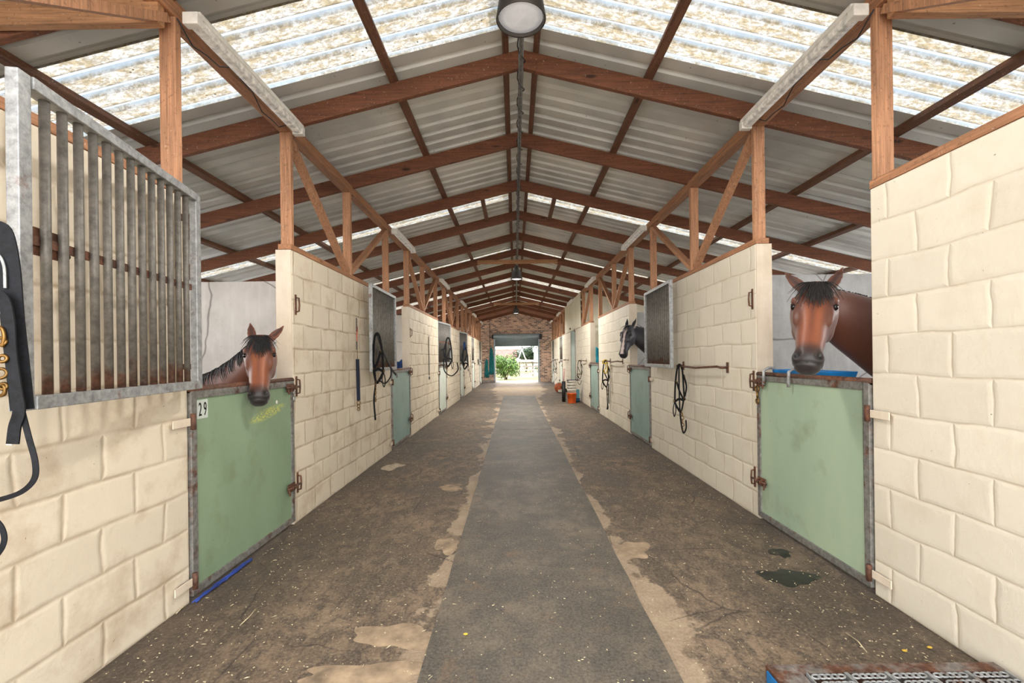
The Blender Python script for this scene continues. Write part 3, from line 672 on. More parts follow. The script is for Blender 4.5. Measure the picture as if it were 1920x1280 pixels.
# ------------------------------------------------------------------ horses
def sec_loft(m, secs, rings_n=20, e=2.3):
    """closed body from sections (centre, right, up, half width, half height)"""
    vs = []; fs = []
    for (c, r, u, hw, hh) in secs:
        for k in range(rings_n):
            a = 2*math.pi*k/rings_n; cs, sn = math.cos(a), math.sin(a)
            x = math.copysign(abs(cs)**(2/e), cs)*hw; y = math.copysign(abs(sn)**(2/e), sn)*hh
            vs.append(Vector(c) + Vector(r)*x + Vector(u)*y)
    n = rings_n; L = len(secs)
    for i in range(L-1):
        for k in range(n): fs.append((i*n+k, i*n+(k+1)%n, (i+1)*n+(k+1)%n, (i+1)*n+k))
    fs += [tuple(range(n-1,-1,-1)), tuple((L-1)*n+k for k in range(n))]
    return m.add(vs, fs, True)
def spline(pts, n):
    """Catmull-Rom through tuples"""
    P = [np.array(p, float) for p in pts]; P = [2*P[0]-P[1]] + P + [2*P[-1]-P[-2]]; out = []
    for i in range(1, len(P)-2):
        for j in range(n):
            t = j/n; a, b, c, d = P[i-1:i+3]
            out.append(.5*((2*b) + (c-a)*t + (2*a-5*b+4*c-d)*t*t + (3*b-a-3*c+d)*t**3))
    out.append(P[-2]); return out
HEAD = [  # z down the face, front, back, half width
 (.035, .010, -.085, .030), (.015, .035, -.125, .062), (-.04, .058, -.160, .084), (-.10, .074, -.185, .100), (-.155, .084, -.200, .110),
 (-.20, .086, -.212, .110), (-.25, .083, -.215, .100), (-.30, .078, -.198, .086), (-.36, .072, -.155, .070), (-.42, .067, -.118, .058),
 (-.48, .064, -.098, .053), (-.53, .063, -.092, .058), (-.565, .058, -.090, .061), (-.595, .044, -.086, .055), (-.62, .020, -.074, .042), (-.634, -.01, -.058, .024)]
def horse(name, label, hp, hdir, face_down, scale, path, withers, bdir, cols, group=None, roll=0.0, blaze=False, voxel=.0095, mane_side=-1, ears=((.35, 1), (.35, 1)), hairn=(200, 190), wide=1.16, neck_shade=.3):
    """hp poll point; hdir horizontal facing of the face; face_down: pitch (0 face vertical, + nose forward)"""
    f = Vector((hdir[0], hdir[1], 0)).normalized(); U = Vector((0,0,1)); lat = f.cross(U).normalized()
    up = (U*math.cos(face_down) - f*math.sin(face_down)); fr = (f*math.cos(face_down) + U*math.sin(face_down))
    rm = Matrix.Rotation(roll, 3, fr); up = rm @ up; lat = rm @ lat
    H = Matrix((lat*scale, fr*scale, up*scale)).transposed()       # head axes
    hp = Vector(hp)
    W = lambda x, y, z: hp + H @ Vector((x, y, z))
    mb = MB()
    hs = spline([(q[0], q[1], q[2], q[3]*wide*(1.14 if q[0] < -.40 else 1.0)) for q in HEAD], 3)
    sec_loft(mb, [(W(0, (q[1]+q[2])/2, q[0]), lat, fr, q[3]*scale, (q[1]-q[2])/2*scale) for q in hs], 24, 2.5)
    Hr = Matrix((lat, fr, up)).transposed().to_quaternion()
    def hb(x, y, z, rx, ry, rz): 
        for s in ((-1, 1) if x else (1,)): mb.ball(W(s*x, y, z), (rx*scale, ry*scale, rz*scale), 14, Hr)
    hb(.072, -.115, -.235, .045, .085, .105)      # cheeks
    hb(.100, .030, -.150, .028, .036, .034)       # brow above the eye
    hb(.088, .020, -.245, .022, .030, .080)       # facial crest
    hb(.053, .012, -.560, .031, .042, .040)       # nostril wings
    hb(0, -.055, -.600, .038, .036, .030)         # lower lip and chin
    hb(0, -.04, .0, .062, .070, .050)             # poll
    # ears: part of the body surface
    eb = []
    for s, (tilt, ln) in zip((-1, 1), ears):
        base = Vector((s*.062, -.045, .005)); d = Vector((s*math.sin(tilt), -.10, math.cos(tilt))).normalized()
        r_ = Vector((0,1,0)).cross(d).normalized(); n_ = d.cross(r_).normalized()
        secs = []
        for t_, hw_, hh in ((-.02, .030, .026), (.03, .036, .024), (.07, .040, .018), (.105, .034, .014), (.14, .021, .010), (.165, .009, .007), (.178, .003, .004)):
            c_ = base + d*t_*ln
            secs.append((hp + H @ c_, (H @ r_).normalized(), (H @ n_).normalized(), hw_*scale, hh*scale))
        sec_loft(mb, secs, 14, 2.0); eb.append((base, d, r_, n_, ln))
    # neck, trunk
    nk = spline(path, 5)           # (x, y, z, half width, half height) from the back of the head to the shoulder
    secs = []
    for i, q in enumerate(nk):
        a = Vector(nk[max(i-1, 0)][:3]); b = Vector(nk[min(i+1, len(nk)-1)][:3]); d = (b-a).normalized(); r_ = d.cross(U).normalized(); u_ = r_.cross(d)
        secs.append((q[:3], r_, u_, q[3], q[4]))
    sec_loft(mb, secs, 24, 2.1)
    B = Vector((bdir[0], bdir[1], 0)).normalized(); S = B.cross(U); sh = Vector(nk[-1][:3]); wz = withers
    g = wz/1.55
    def T(a, s_, z): return Vector((sh.x, sh.y, 0)) + B*(a*g) + S*(s_*g) + U*(z*g)
    tr = spline([(-.16, 1.08, .13, .20), (-.02, 1.12, .22, .33), (.18, 1.15, .26, .37), (.45, 1.13, .29, .36), (.75, 1.12, .31, .35), (1.02, 1.17, .30, .33), (1.28, 1.20, .28, .32), (1.48, 1.16, .22, .27), (1.60, 1.12, .10, .15)], 4)
    sec_loft(mb, [(T(q[0], 0, q[1]), S, U, q[2]*g, q[3]*g) for q in tr], 26, 2.2)
    for s in (-1, 1):
        fl = [((.10,.15,1.02),.13),((.08,.17,.86),.095),((.07,.165,.70),.065),((.075,.16,.50),.052),((.075,.16,.44),.050),((.08,.16,.36),.034),((.08,.16,.20),.030),((.09,.16,.14),.040),((.13,.16,.06),.036),((.15,.16,.035),.055),((.155,.16,.006),.062)]
        fl = [((-.0 + a, b*s, c), r) for (a, b, c), r in fl]; fl = [((.18 - a if i > 7 else a, b, c), r) for i, ((a, b, c), r) in enumerate(fl)]
        mb.tube([T(*p) for p, r in fl], [r*g for p, r in fl], 12)
        hl = [((1.30,.13,1.06),.20),((1.28,.17,.88),.15),((1.22,.18,.74),.105),((1.34,.17,.60),.070),((1.44,.16,.50),.052),((1.43,.16,.44),.046),((1.39,.16,.34),.034),((1.37,.16,.20),.032),((1.35,.16,.14),.042),((1.31,.16,.06),.038),((1.29,.16,.035),.055),((1.285,.16,.006),.062)]
        mb.tube([T(a, b*s, c) for (a, b, c), r in hl], [r*g for p, r in hl], 12)
    tmp = mb.build('tmp_body', M['leather'])
    r1 = tmp.modifiers.new('r', 'REMESH'); r1.mode = 'VOXEL'; r1.voxel_size = voxel; r1.use_smooth_shade = True
    s1 = tmp.modifiers.new('s', 'SMOOTH'); s1.factor = .5; s1.iterations = 4
    bpy.context.view_layer.update()
    me = bpy.data.meshes.new_from_object(tmp.evaluated_get(bpy.context.evaluated_depsgraph_get())); bpy.data.objects.remove(tmp)
    nv = len(me.vertices); co = np.empty(nv*3); me.vertices.foreach_get('co', co); co = co.reshape(-1, 3)
    Hi = np.array(H.inverted()); L_ = (co - np.array(hp)) @ Hi.T                      # head-local coordinates
    x, y, z = L_[:,0], L_[:,1], L_[:,2]; ax = np.abs(x)
    inhead = (z > -.66) & (z < .06) & (ax < .155) & (y > -.24) & (y < .12)
    sm = lambda a, b, v: np.clip((v - a)/(b - a), 0, 1)**2*(3 - 2*np.clip((v - a)/(b - a), 0, 1))
    gz = lambda *q: np.exp(-sum(((v - c)/r)**2 for v, c, r in q))
    # dents: eye sockets, nostrils, mouth line, ear cups
    disp = np.zeros_like(L_); sg = np.sign(x)
    e_ = gz((ax, .120, .030), (y, .022, .026), (z, -.188, .022))*inhead; disp[:,0] -= sg*e_*.012
    no = gz((ax, .060, .018), (y, .055, .030), (z, -.558, .022))*inhead; disp[:,1] -= no*.026; disp[:,0] -= sg*no*.008
    mo = np.exp(-((z + .597 + .12*(y + .0))/.007)**2)*(y < .05)*(y > -.075)*(z < -.575)*inhead; disp[:,2] += 0; disp[:,1] -= mo*.006*(y > 0); disp[:,0] -= sg*mo*.006
    hol = gz((ax, .070, .022), (y, .075, .03), (z, -.33, .10))*inhead; disp[:,0] -= sg*hol*.006
    earin = np.zeros(nv); earany = np.zeros(nv)
    for (b_, d_, r_, n_, ln) in eb:
        P_ = L_ - np.array(b_); t_ = P_ @ np.array(d_)/ln; rr = P_ @ np.array(r_); nn = P_ @ np.array(n_)*(1 if n_.y > 0 else -1)
        k_ = (t_ > .015) & (t_ < .185) & (np.abs(rr) < .06) & (np.abs(nn) < .06)
        earany = np.maximum(earany, k_*1.0)
        cup = k_*np.exp(-(rr/(.020))**2)*sm(.02, .05, t_)*(1 - sm(.12, .165, t_))*(nn > -.002)
        earin = np.maximum(earin, cup); disp -= (cup*.016)[:,None]*np.array(n_ if n_.y > 0 else -n_)[None,:]
    L2 = L_ + disp; co2 = L2 @ np.array(H).T + np.array(hp); me.vertices.foreach_set('co', co2.ravel())
    # coat markings, with lit face centre and shaded sides and neck painted in
    rs = np.random.RandomState(5); coat = np.array(lin(cols['coat'])[:3]); dark = np.array(lin(cols['dark'])[:3]); light = np.array(lin(cols['light'])[:3])
    c = np.tile(coat, (nv, 1))
    def blend(mask, k): 
        nonlocal c; c = c*(1 - mask[:,None]) + np.array(k)[None,:]*mask[:,None]
    blend(.55*gz((ax, .035, .03), (z, -.33, .16))*(y > 0)*inhead, light)
    blend(.55*gz((ax, .082, .035), (z, -.26, .13))*inhead, dark); blend(.5*neck_shade*(1 - sm(-.32, -.10, y)), dark)  # bay tone plus painted shade on face sides and neck
    blend(.6*gz((ax, .0, .018), (z, -.24, .16))*(y > 0)*inhead*.6, dark)
    blend(sm(-.455, -.53, z)*inhead, dark); blend(.9*sm(-.52, -.58, z)*inhead, lin(cols['muzzle'])[:3])
    blend(.8*gz((ax, .118, .030), (y, .022, .030), (z, -.188, .024))*inhead, lin(cols['muzzle'])[:3])
    if blaze:
        bw = .020 + .028*sm(-.20, -.08, z)*(1 - sm(-.07, -.03, z)) + .010*sm(-.30, -.5, z)
        blend((1 - sm(bw*.85, bw*1.15, ax + .004*np.sin(z*70)))*(y > 0)*(z < -.035)*(z > -.575)*inhead, lin((226, 206, 200))[:3])
    blend(np.clip(earin*1.2, 0, 1)*.75, lin(cols['muzzle'])[:3]); blend(earany*(1 - earin)*.25, dark)
    blend(np.clip(no*1.7, 0, 1), lin((6, 5, 5))[:3]); blend(np.clip(mo, 0, 1)*.8, lin((10, 8, 8))[:3])
    legs = sm(.62*g, .45*g, co2[:,2]); blend(legs*(1 - inhead), dark)
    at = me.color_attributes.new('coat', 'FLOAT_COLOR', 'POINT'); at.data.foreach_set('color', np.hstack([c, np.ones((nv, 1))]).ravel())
    me.materials.clear()
    n = N(name + '_coat'); v = n.n('VertexColor'); v.layer_name = 'coat'
    fz = n.noise(n.co, 5, 4); fh = n.noise(n.scale(n.co, (60, 60, 14)), 2.0, 3)
    cc = n.mix(.35, v.outputs[0], n.mix(1.0, v.outputs[0], n.ramp(fz, [(.3, .75), (.7, 1.25 if True else 1)]), 'MULTIPLY'))
    cc = n.mix(.35, cc, n.mix(1.0, cc, n.ramp(fh, [(.3, .7), (.7, 1.0)]), 'MULTIPLY')); n.col(cc); n.bump(fh, .15, .002)
    me.materials.append(n.set(.48, Sheen_Weight=.15)); me.polygons.foreach_set('use_smooth', [True]*len(me.polygons))
    body = bpy.data.objects.new(name, me); C.objects.link(body); tag(body, label, 'horse', group)
    hm = plain(name + '_hair', cols['hair'], .55, 0, .2, 80)
    for s in (-1, 1):
        e = MB().ball(W(s*.107, .024, -.188), (.017*scale, .022*scale, .019*scale), 14, Hr).build('eye', M['eye'], body)
        lm = MB(); pts = [W(s*(.1205 - .006*abs(math.cos(a))), .022 + .024*math.cos(a), -.184 + .016*math.sin(a)) for a in [math.pi*i/8 for i in range(9)]]
        lm.tube(pts, .005*scale, 6).build('eyelid', plain(name + '_lid', tuple(v*.6 for v in cols['coat']), .5), body)
    # forelock
    hr = random.Random(11); m = MB()
    for i in range(hairn[0]):
        a = hr.uniform(-1, 1); b0 = Vector((a*.030, -.045 + hr.uniform(-.02, .03), .040 + .01*hr.random())); ln = hr.uniform(.10, .31)*(1 - .15*abs(a)); sd = a*.11*hr.uniform(.2, 1.2) + hr.uniform(-.02, .02)
        pts = []
        for j in range(6):
            t_ = j/5; zz = b0.z - ln*t_; xx = b0.x + sd*t_; yf = np.interp(-zz, [-.04, .0, .04, .10, .155, .2, .25], [.0, .045, .063, .079, .089, .091, .088])*max(.05, 1 - (abs(xx)/.145)**3)**.5
            pts.append(W(xx, max(b0.y, 0)*(1-t_) + yf + .006 + .004*hr.random() - (.03*(1-t_)**3), zz))
        m.tube(pts, [.0055*scale*(1 - .8*j/5) for j in range(6)], 4, r2=[.0035*scale*(1 - .8*j/5) for j in range(6)])
    m.build('forelock', hm, body)
    # mane along the crest
    m = MB(); Ln = len(secs)
    for i in range(hairn[1]):
        t_ = hr.random()**.9; k = t_*(Ln - 2)*.92; i0 = int(k); q = k - i0
        cpt = Vector(secs[i0][0]).lerp(Vector(secs[i0+1][0]), q); uu = secs[i0][2]; rr = secs[i0][1]; hh = secs[i0][4]*(1-q) + secs[i0+1][4]*q; hw_ = secs[i0][3]*(1-q) + secs[i0+1][3]*q
        root = cpt + uu*hh*.99 + rr*hr.uniform(-.012, .012); ln = hr.uniform(.12, .24)*scale; s = mane_side; pts = []
        for j in range(6):
            tt = j/5; ang = min(1.45, (ln*tt)/max(.05, hw_*1.1)); pp = cpt + uu*(hh*1.03*math.cos(ang) - max(0, ln*tt - 1.4*hw_)*.6) + rr*(s*hw_*1.08*math.sin(ang) + (root - cpt).dot(rr)*(1-tt)); pts.append(pp)
        m.tube(pts, [.006*(1 - .8*j/5) for j in range(6)], 4, r2=[.004*(1 - .8*j/5) for j in range(6)])
    m.build('mane', hm, body)
    m = MB(); tb = T(1.60, 0, 1.20)
    for i in range(60):
        a = hr.uniform(-1, 1)*.05; b_ = hr.uniform(-1, 1)*.04; m.tube([tb + S*a*.4, tb + B*.10 + S*a - U*.15, tb + B*(.12+b_) + S*a*1.3 - U*.45, tb + B*(.10+b_) + S*a - U*.8*g], [.008, .008, .007, .002], 4)
    m.build('tail', hm, body)
    return body
bay = dict(coat=(112, 60, 38), dark=(54, 32, 26), light=(158, 86, 48), muzzle=(34, 28, 28), hair=(24, 20, 20))
bay2 = dict(coat=(126, 68, 42), dark=(66, 40, 30), light=(166, 96, 56), muzzle=(32, 26, 26), hair=(22, 20, 22))
blk = dict(coat=(44, 40, 46), dark=(24, 22, 26), light=(58, 50, 52), muzzle=(20, 19, 22), hair=(12, 12, 14))
# large bay over the right door
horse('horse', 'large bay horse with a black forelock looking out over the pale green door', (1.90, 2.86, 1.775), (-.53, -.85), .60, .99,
      [(1.96, 2.93, 1.66, .085, .12), (2.12, 2.98, 1.60, .105, .17), (2.32, 2.99, 1.50, .125, .215), (2.55, 2.98, 1.38, .15, .27), (2.78, 2.97, 1.27, .19, .32)], 1.62, (1, .02), bay, roll=-.10, mane_side=-1, ears=((.30, 1.32), (.62, 1.36)), neck_shade=1.0)
# small bay over door 29
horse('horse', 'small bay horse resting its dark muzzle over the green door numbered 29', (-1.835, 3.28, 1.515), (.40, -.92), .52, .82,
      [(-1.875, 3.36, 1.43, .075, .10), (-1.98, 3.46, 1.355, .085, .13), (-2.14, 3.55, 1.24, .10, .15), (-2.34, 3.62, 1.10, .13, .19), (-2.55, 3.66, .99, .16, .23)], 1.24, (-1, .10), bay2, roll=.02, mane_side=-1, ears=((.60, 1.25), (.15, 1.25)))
# dark horse with the blaze
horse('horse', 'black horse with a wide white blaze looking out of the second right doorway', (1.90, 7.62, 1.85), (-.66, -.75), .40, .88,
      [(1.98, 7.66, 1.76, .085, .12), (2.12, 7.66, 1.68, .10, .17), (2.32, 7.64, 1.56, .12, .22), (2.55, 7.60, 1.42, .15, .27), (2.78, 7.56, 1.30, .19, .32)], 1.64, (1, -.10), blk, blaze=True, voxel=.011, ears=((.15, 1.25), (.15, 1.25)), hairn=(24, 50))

# ------------------------------------------------------------------ tack hanging on walls and grilles
class Pl:
    """a vertical plane along the aisle: s runs away from the camera, z up, o towards the aisle"""
    def __init__(s, side, y0, z0, X=None, tw=0.0): s.sg = 1 if side == 'left' else -1; s.X = (XL if side == 'left' else XR) if X is None else X; s.y = y0; s.z = z0; s.tw = tw
    def __call__(s, y, z, o=.012): return Vector((s.X + s.sg*(o - s.tw*y), s.y + y*(1 - .5*s.tw), s.z + z))
    def cv(s, pts, o=.012, n=6):
        return [s(float(q[0]), float(q[1]), float(q[2])) for q in spline([tuple(p) if len(p) > 2 else (p[0], p[1], o) for p in pts], n)]
def halter(pl, sc_, label, group=None, tail=None, mat=None, rope=None, chain=True, w=.022, loop=True, nrm=(.5,-.85,0)):
    """head collar hung by its crown strap, z 0 at the hook"""
    mt = mat or M['leather']; t = thing('head_collar', pl(0, 0), label, 'halter', group); k = sc_; pl.tw = .85; nrm = (.6*-pl.sg, -.8, 0)
    P = lambda pts, o=.02: pl.cv([(q[0]*k, q[1]*k, q[2] if len(q) > 2 else o) for q in pts], o)
    MB().ribbon(P([(-.10,-.42,.03),(-.085,-.22,.03),(-.05,-.05,.03),(0,0,.035),(.04,-.05,.03),(.06,-.22,.03),(.075,-.40,.03)]), w, .006, nrm).build('crown_strap', mt, t)
    MB().ribbon(P([(-.10,-.42),(-.03,-.40),(.04,-.42),(.075,-.40)]), w, .006, nrm).ribbon(P([(-.10,-.42,.035),(-.04,-.50,.04),(.03,-.55,.04),(.075,-.40,.035)]), w, .006, nrm).build('noseband', mt, t)
    MB().ribbon(P([(-.06,-.20,.03),(-.01,-.30,.035),(.05,-.40,.03)]), w*.9, .006, nrm).ribbon(P([(.05,-.12,.02),(.10,-.26,.02),(.085,-.38,.03)]), w*.9, .006, nrm).build('cheek_strap', mt, t)
    m = MB()
    for a, b in ((-.10,-.42),(.075,-.40),(.03,-.55),(-.06,-.20)): m.ring(pl(a*k, b*k, .04), .018*k, .0035, (1,0,0), 10, 5)
    m.build('buckles', M['brass'], t, label='brass rings')
    if loop: MB().tube(P([(-.10,-.42,.03),(-.13,-.52,.03),(-.11,-.60,.03),(-.08,-.52,.03),(-.10,-.43,.03)]), .006*k, 6).build('loop_strap', mt, t)
    if chain:
        m = MB()
        for i in range(5): m.ring(pl((.03 + .006*(i % 2))*k, (-.585 - .042*i)*k, .03), .019*k, .0045*k, (1, (i % 2)*.9, 0), 10, 5)
        m.build('chain', M['brass'], t, label='brass chain links')
    if tail:
        m = MB().ribbon(P(tail, .02), w*.8, .006, nrm); m.build('lead_strap', mt, t)
    if rope:
        m = MB()
        for q in rope: m.tube(P(q, .03), .010, 6)
        m.build('rope', M['yellow'], t, label='bright yellow rope')
    return t
def wall_rail(side, y0, y1, z, lab):
    pl = Pl(side, 0, z); m = MB().tube([pl(y0, 0, .0), pl(y0, 0, .07), pl(y0 + .03, .01, .09), pl((y0+y1)/2, -.012, .09), pl(y1 - .03, .0, .09), pl(y1, 0, .07), pl(y1, 0, 0)], .011, 8)
    for yy in (y0, y1): m.box(pl.X, yy - .02, z - .05, pl.X + pl.sg*.008, yy + .02, z + .05)
    return tag(m.build('rug_rail', M['rust']), lab, 'rail', 'rusty rug rails on the right wall')
# right wall
wall_rail('right', 4.28, 5.40, 1.235, 'rusty rug rail on the right wall between the open grille and the pale green door')
halter(Pl('right', 5.24, 1.25, XR - .075), .98, 'black leather head collar with brass chain on the right wall rail', tail=[(.0,0,.04),(-.01,-.3,.035),(.0,-.62,.03),(.045,-.80,.03),(.10,-.76,.03),(.10,-.66,.03)], w=.026)
wall_rail('right', 8.45, 9.55, 1.26, 'rusty rug rail on the wall past the dark horse')
halter(Pl('right', 9.60, 1.27, XR - .06), 1.0, 'black head collar with yellow rope and dangling lead past the dark horse', tail=[(.02,-.55,.03),(.03,-.75,.03),(.035,-.95,.03),(.02,-1.02,.03),(.05,-1.0,.03),(.035,-.9,.03)], rope=[[(-.10,-.02),(-.02,.02),(.05,-.01),(.0,-.06),(-.09,-.05),(-.06,.0)], [(-.02,-.03),(.0,-.14),(-.06,-.22),(.02,-.26),(.05,-.12),(.02,-.02)]], w=.03)
m = MB().ribbon(Pl('right', 9.62, .78, XR - .02).cv([(0, 0), (.01, -.2), (0, -.42)]), .045, .012, (1,0,0)); tag(m.build('lead_strap', M['leather']), 'dark strap hanging beside the yellow-roped halter', 'strap')
wall_rail('right', 12.75, 13.75, 1.25, 'rusty rug rail near the stacked white buckets')
halter(Pl('right', 13.5, 1.26, XR - .06), 1.0, 'thin black bridle on the rail above the stacked buckets', tail=[(-.02,-.4),(-.10,-.6),(-.02,-.72),(.06,-.6)], chain=False, w=.018)
wall_rail('right', 17.1, 18.2, 1.25, 'rusty rug rail past the tall pale green door')
wall_rail('right', 21.3, 22.4, 1.25, 'rusty rug rail nearest the brick wall on the right')
halter(Pl('right', 21.9, 1.24, XR - .06), 1.1, 'dark head collar on the rail nearest the brick wall', tail=[(0,-.4),(.1,-.7),(.0,-.9)], chain=False)
# left wall
t = thing('lead_strap', (XL + .02, 5.25, 1.67), 'navy webbing strap with snap hanging from a red cord on the left wall', 'strap')
pl = Pl('left', 5.25, 1.74)
MB().tube(pl.cv([(0,0),(.01,-.05),(-.01,-.10),(0,-.17)], .02), .006, 6).build('cord', M['redrope'], t)
m = MB()
for i in range(5): m.ring(pl(0, .08 - .032*i, .015), .014, .0035, (1, (i % 2)*.9, 0), 10, 5)
for i in range(3): m.ring(pl(0, -.19 - .032*i, .015), .014, .0035, (1, (i % 2)*.9, 0), 10, 5)
m.build('chain', M['wire'], t)
MB().ribbon(pl.cv([(0,-.38),(.01,-.55),(.015,-.70),(.02,-.86)], .02), .040, .007, (.7,-.7,0)).build('webbing', plain('navy_webbing', (20, 28, 46), .8), t)
MB().tube([pl(0,-.26,.02), pl(0,-.38,.02)], .003, 5).ring(pl(.02,-.885,.02), .022, .005, (1,-.7,0)).ring(pl(.02,-.925,.02), .018, .005, (.3,1,0)).ring(pl(.02,-.96,.02), .016, .005, (1,-.7,0)).build('snap', M['brass'], t)
P1 = Pl('left', 5.40, 1.66, XL + .17)
halter(P1, 1.05, 'bundle of black leather straps hanging from the open grille on the left', tail=[(.05,-.3),(.03,-.55,.03),(.06,-.75,.03),(.04,-.98,.03)], w=.034)
P1.tw = -.1
t = thing('bridle', P1(.1, -.2), 'black bridle strap sticking out across the open left grille', 'bridle')
MB().ribbon(P1.cv([(.02,-.02,.03),(.12,-.20,.05),(.30,-.42,.08),(.44,-.52,.10)]), .03, .008, (1,0,0)).build('cheek_strap', M['leather'], t)
MB().tube(P1.cv([(.30,-.42,.08),(.28,-.52,.08),(.16,-.60,.06),(.02,-.56,.05)]), .009, 6).build('rein', M['leather'], t)
MB().ring(P1(.44,-.52,.10), .03, .006, (1,0,0)).build('bit_ring', M['steel'], t)
P2 = Pl('left', 11.05, 1.86, XL + .18)
halter(P2, 1.25, 'black halter looped on the closed grille over the third left doorway', tail=[(.05,-.2),(.9,-.45,.02),(1.5,-.7,-.1),(1.62,-1.3,-.12)], w=.045)
m = MB().tube(P2.cv([(-.28,-.60,.03),(-.30,-.78,.03),(-.1,-.92,.03),(.12,-.80,.03),(.14,-.5,.03)]), .014, 6); tag(m.build('rein_loop', M['leather']), 'black rein loop under the halter on the third closed grille', 'rein')
P3 = Pl('left', 15.25, 1.72, XL + .12)
halter(P3, 1.3, 'dark halter with blue lining on the closed grille over the fourth left doorway', w=.05)
m = MB().ring(P3(.02, .05, .04), .12, .03, (1,0,0), 16, 8, .9); tag(m.build('coiled_rope', M['bluerug']), 'dark blue coiled rope on the grille over the fourth left doorway', 'rope')
P4 = Pl('left', 17.6, 1.5)
m = MB().ribbon(P4.cv([(0,0),(.3,-.5),(.9,-.95),(1.1,-1.1)]), .035, .01, (1,0,0)).ribbon(P4.cv([(1.0,.05),(1.1,-.4),(.9,-.7),(1.2,-.8)]), .03, .01, (1,0,0)); tag(m.build('bridle', M['leather']), 'tangled thin black bridle on the left wall before the fifth doorway', 'bridle')
P5 = Pl('left', 9.85, 1.85)
m = MB().ribbon(P5.cv([(-.2,-.02),(-.2,-.4),(-.19,-.85)]), .03, .008, (1,0,0)); m.ring(P5(-.19,-.90), .03, .007, (1,0,0)); tag(m.build('lead_strap', M['leather']), 'single black strap on the left wall before the third doorway', 'strap')
P6 = Pl('left', 22.2, 1.3)
m = MB().tube(P6.cv([(0,0),(.2,-.2),(.5,-.25),(.6,-.05),(.3,.02)]), .02, 6); tag(m.build('coiled_rope', M['wire']), 'coil of thin rope on the left wall close to the brick wall', 'rope')

# near left bridle hanging on the free end of the big grille
t = thing('bridle', (-1.44, 1.25, 1.65), 'black leather bridle with brass buckles hanging at the near end of the big grille', 'bridle')
Y0 = 1.26
def Q(x, y, d=0): return px(x, y, Y=Y0 + d)
nv_ = (.35, -1, 0)
cv = lambda pts, d=0: [Q(float(q[0]), float(q[1]), d) for q in spline(pts, 6)]
MB().ribbon(cv([(-10,428),(4,440),(16,500),(24,600),(34,690),(42,768)]), .050, .006, nv_).build('wide_strap', M['leather'], t)
m = MB().ribbon(cv([(-12,548),(6,560),(16,600),(20,660),(30,730),(36,770),(28,800),(24,832)], -.03), .026, .006, nv_); m.build('cheek_strap', M['leather'], t)
MB().ribbon(cv([(-14,552),(1,566),(10,604),(15,662),(25,734),(31,772),(22,802),(18,834)], -.022), .012, .005, nv_).build('strap_edge', M['whitep'], t, label='pale cut edge of the strap')
MB().ribbon(cv([(40,765),(54,820),(66,866),(64,898),(40,922),(0,936),(-20,938)], -.02), .013, .004, nv_).build('rein', M['leather'], t)
MB().ribbon(cv([(-20,966),(0,984),(8,1006),(4,1026),(-8,1044)], -.02), .012, .004, nv_).build('rein', M['leather'], t)
MB().ribbon(cv([(-14,480),(-2,478),(8,500),(10,540)], -.01), .006, .004, nv_).build('keeper', M['galv'], t, label='white stitched edge')
m = MB()
for (a, b, r) in ((2,640,.010),(5,672,.009),(1,700,.013),(6,724,.008)): m.ring(Q(a, b, -.04), r, .0045, (.4, -1, .2), 14, 6)
m.tube(cv([(-6,612),(4,616),(8,632),(4,650)], -.04), .005, 6).tube(cv([(-4,720),(8,724),(8,738),(0,742)], -.04), .005, 6)
m.build('buckles', M['brass'], t, label='brass rings and hooks')
# peg that carries it
MB().tube([(-1.56, 1.365, 1.66), Q(0, 436, .0)], .008, 6).build('peg', M['rust'], t)

# rugs hanging inside the stalls
def rug(X, y, z0, z1, lab, mt, w_=.35, sg=1):
    vs = []; fs = []; nx, nz = 14, 8
    for j in range(nz + 1):
        zz = z0 + (z1 - z0)*j/nz
        for i in range(nx + 1):
            a = i/nx; fold = .03*math.sin(a*17 + j*.4)*(.4 + .6*(1 - j/nz)); vs.append((X + sg*w_*a*(1.1 - .5*j/nz), y + fold, zz - .05*math.sin(a*3.14)*(j == nz)))
    for j in range(nz):
        for i in range(nx): fs.append((j*(nx+1)+i, j*(nx+1)+i+1, (j+1)*(nx+1)+i+1, (j+1)*(nx+1)+i))
    o = MB().add(vs, fs, True).build('horse_rug', mt); s = o.modifiers.new('s', 'SOLIDIFY'); s.thickness = .03; s.offset = 0
    return tag(o, lab, 'rug')
rug(XR + .14, 12.05, 1.12, 1.62, 'teal horse rug hanging inside the third right doorway', M['tealrug'], .30)
rug(XL - .12, 7.85, .95, 1.35, 'dark blue horse rug edge hanging inside the second left doorway', M['bluerug'], .18, -1)

# ------------------------------------------------------------------ buckets and tools on the right
bx_, by_ = 1.66, 13.45
def bucket(z, mt, lab, r0=.112, r1=.135, h=.30, handle=False):
    t = thing('bucket', (bx_, by_, z), lab, 'bucket', 'nested stack of plastic buckets')
    MB().lathe([(0, 0), (r0, 0), (r0 + .004, .008), (r1, h - .03), (r1 + .008, h - .03), (r1 + .008, h), (r1 - .004, h), (r1 - .006, h - .03), (r0 - .004, .012), (0, .012)], (bx_, by_, z), 28).build('body', mt, t)
    return t
bucket(.0, M['orange'], 'orange plastic bucket at the bottom of the white bucket stack')
for i in range(4): bucket(.11 + .085*i, M['whitep'], f"white plastic bucket, {['lowest','second lowest','second highest','highest'][i]} of the white ones in the stack")
t = thing('plank', (bx_ + .02, by_ - .03, .668), 'flat dark board lying across the top bucket', 'board')
MB().box(bx_ - .15, by_ - .10, .668, bx_ + .22, by_ + .06, .686).build('board', M['black'], t)
t = thing('manure_scoop', (1.47, 13.9, 0), 'black tubular scoop with a pink wooden handle beside the bucket stack', 'scoop')
MB().tube([(1.47, 13.9, .0), (1.47, 13.9, .62)], .058, 16).build('tube', M['black'], t)
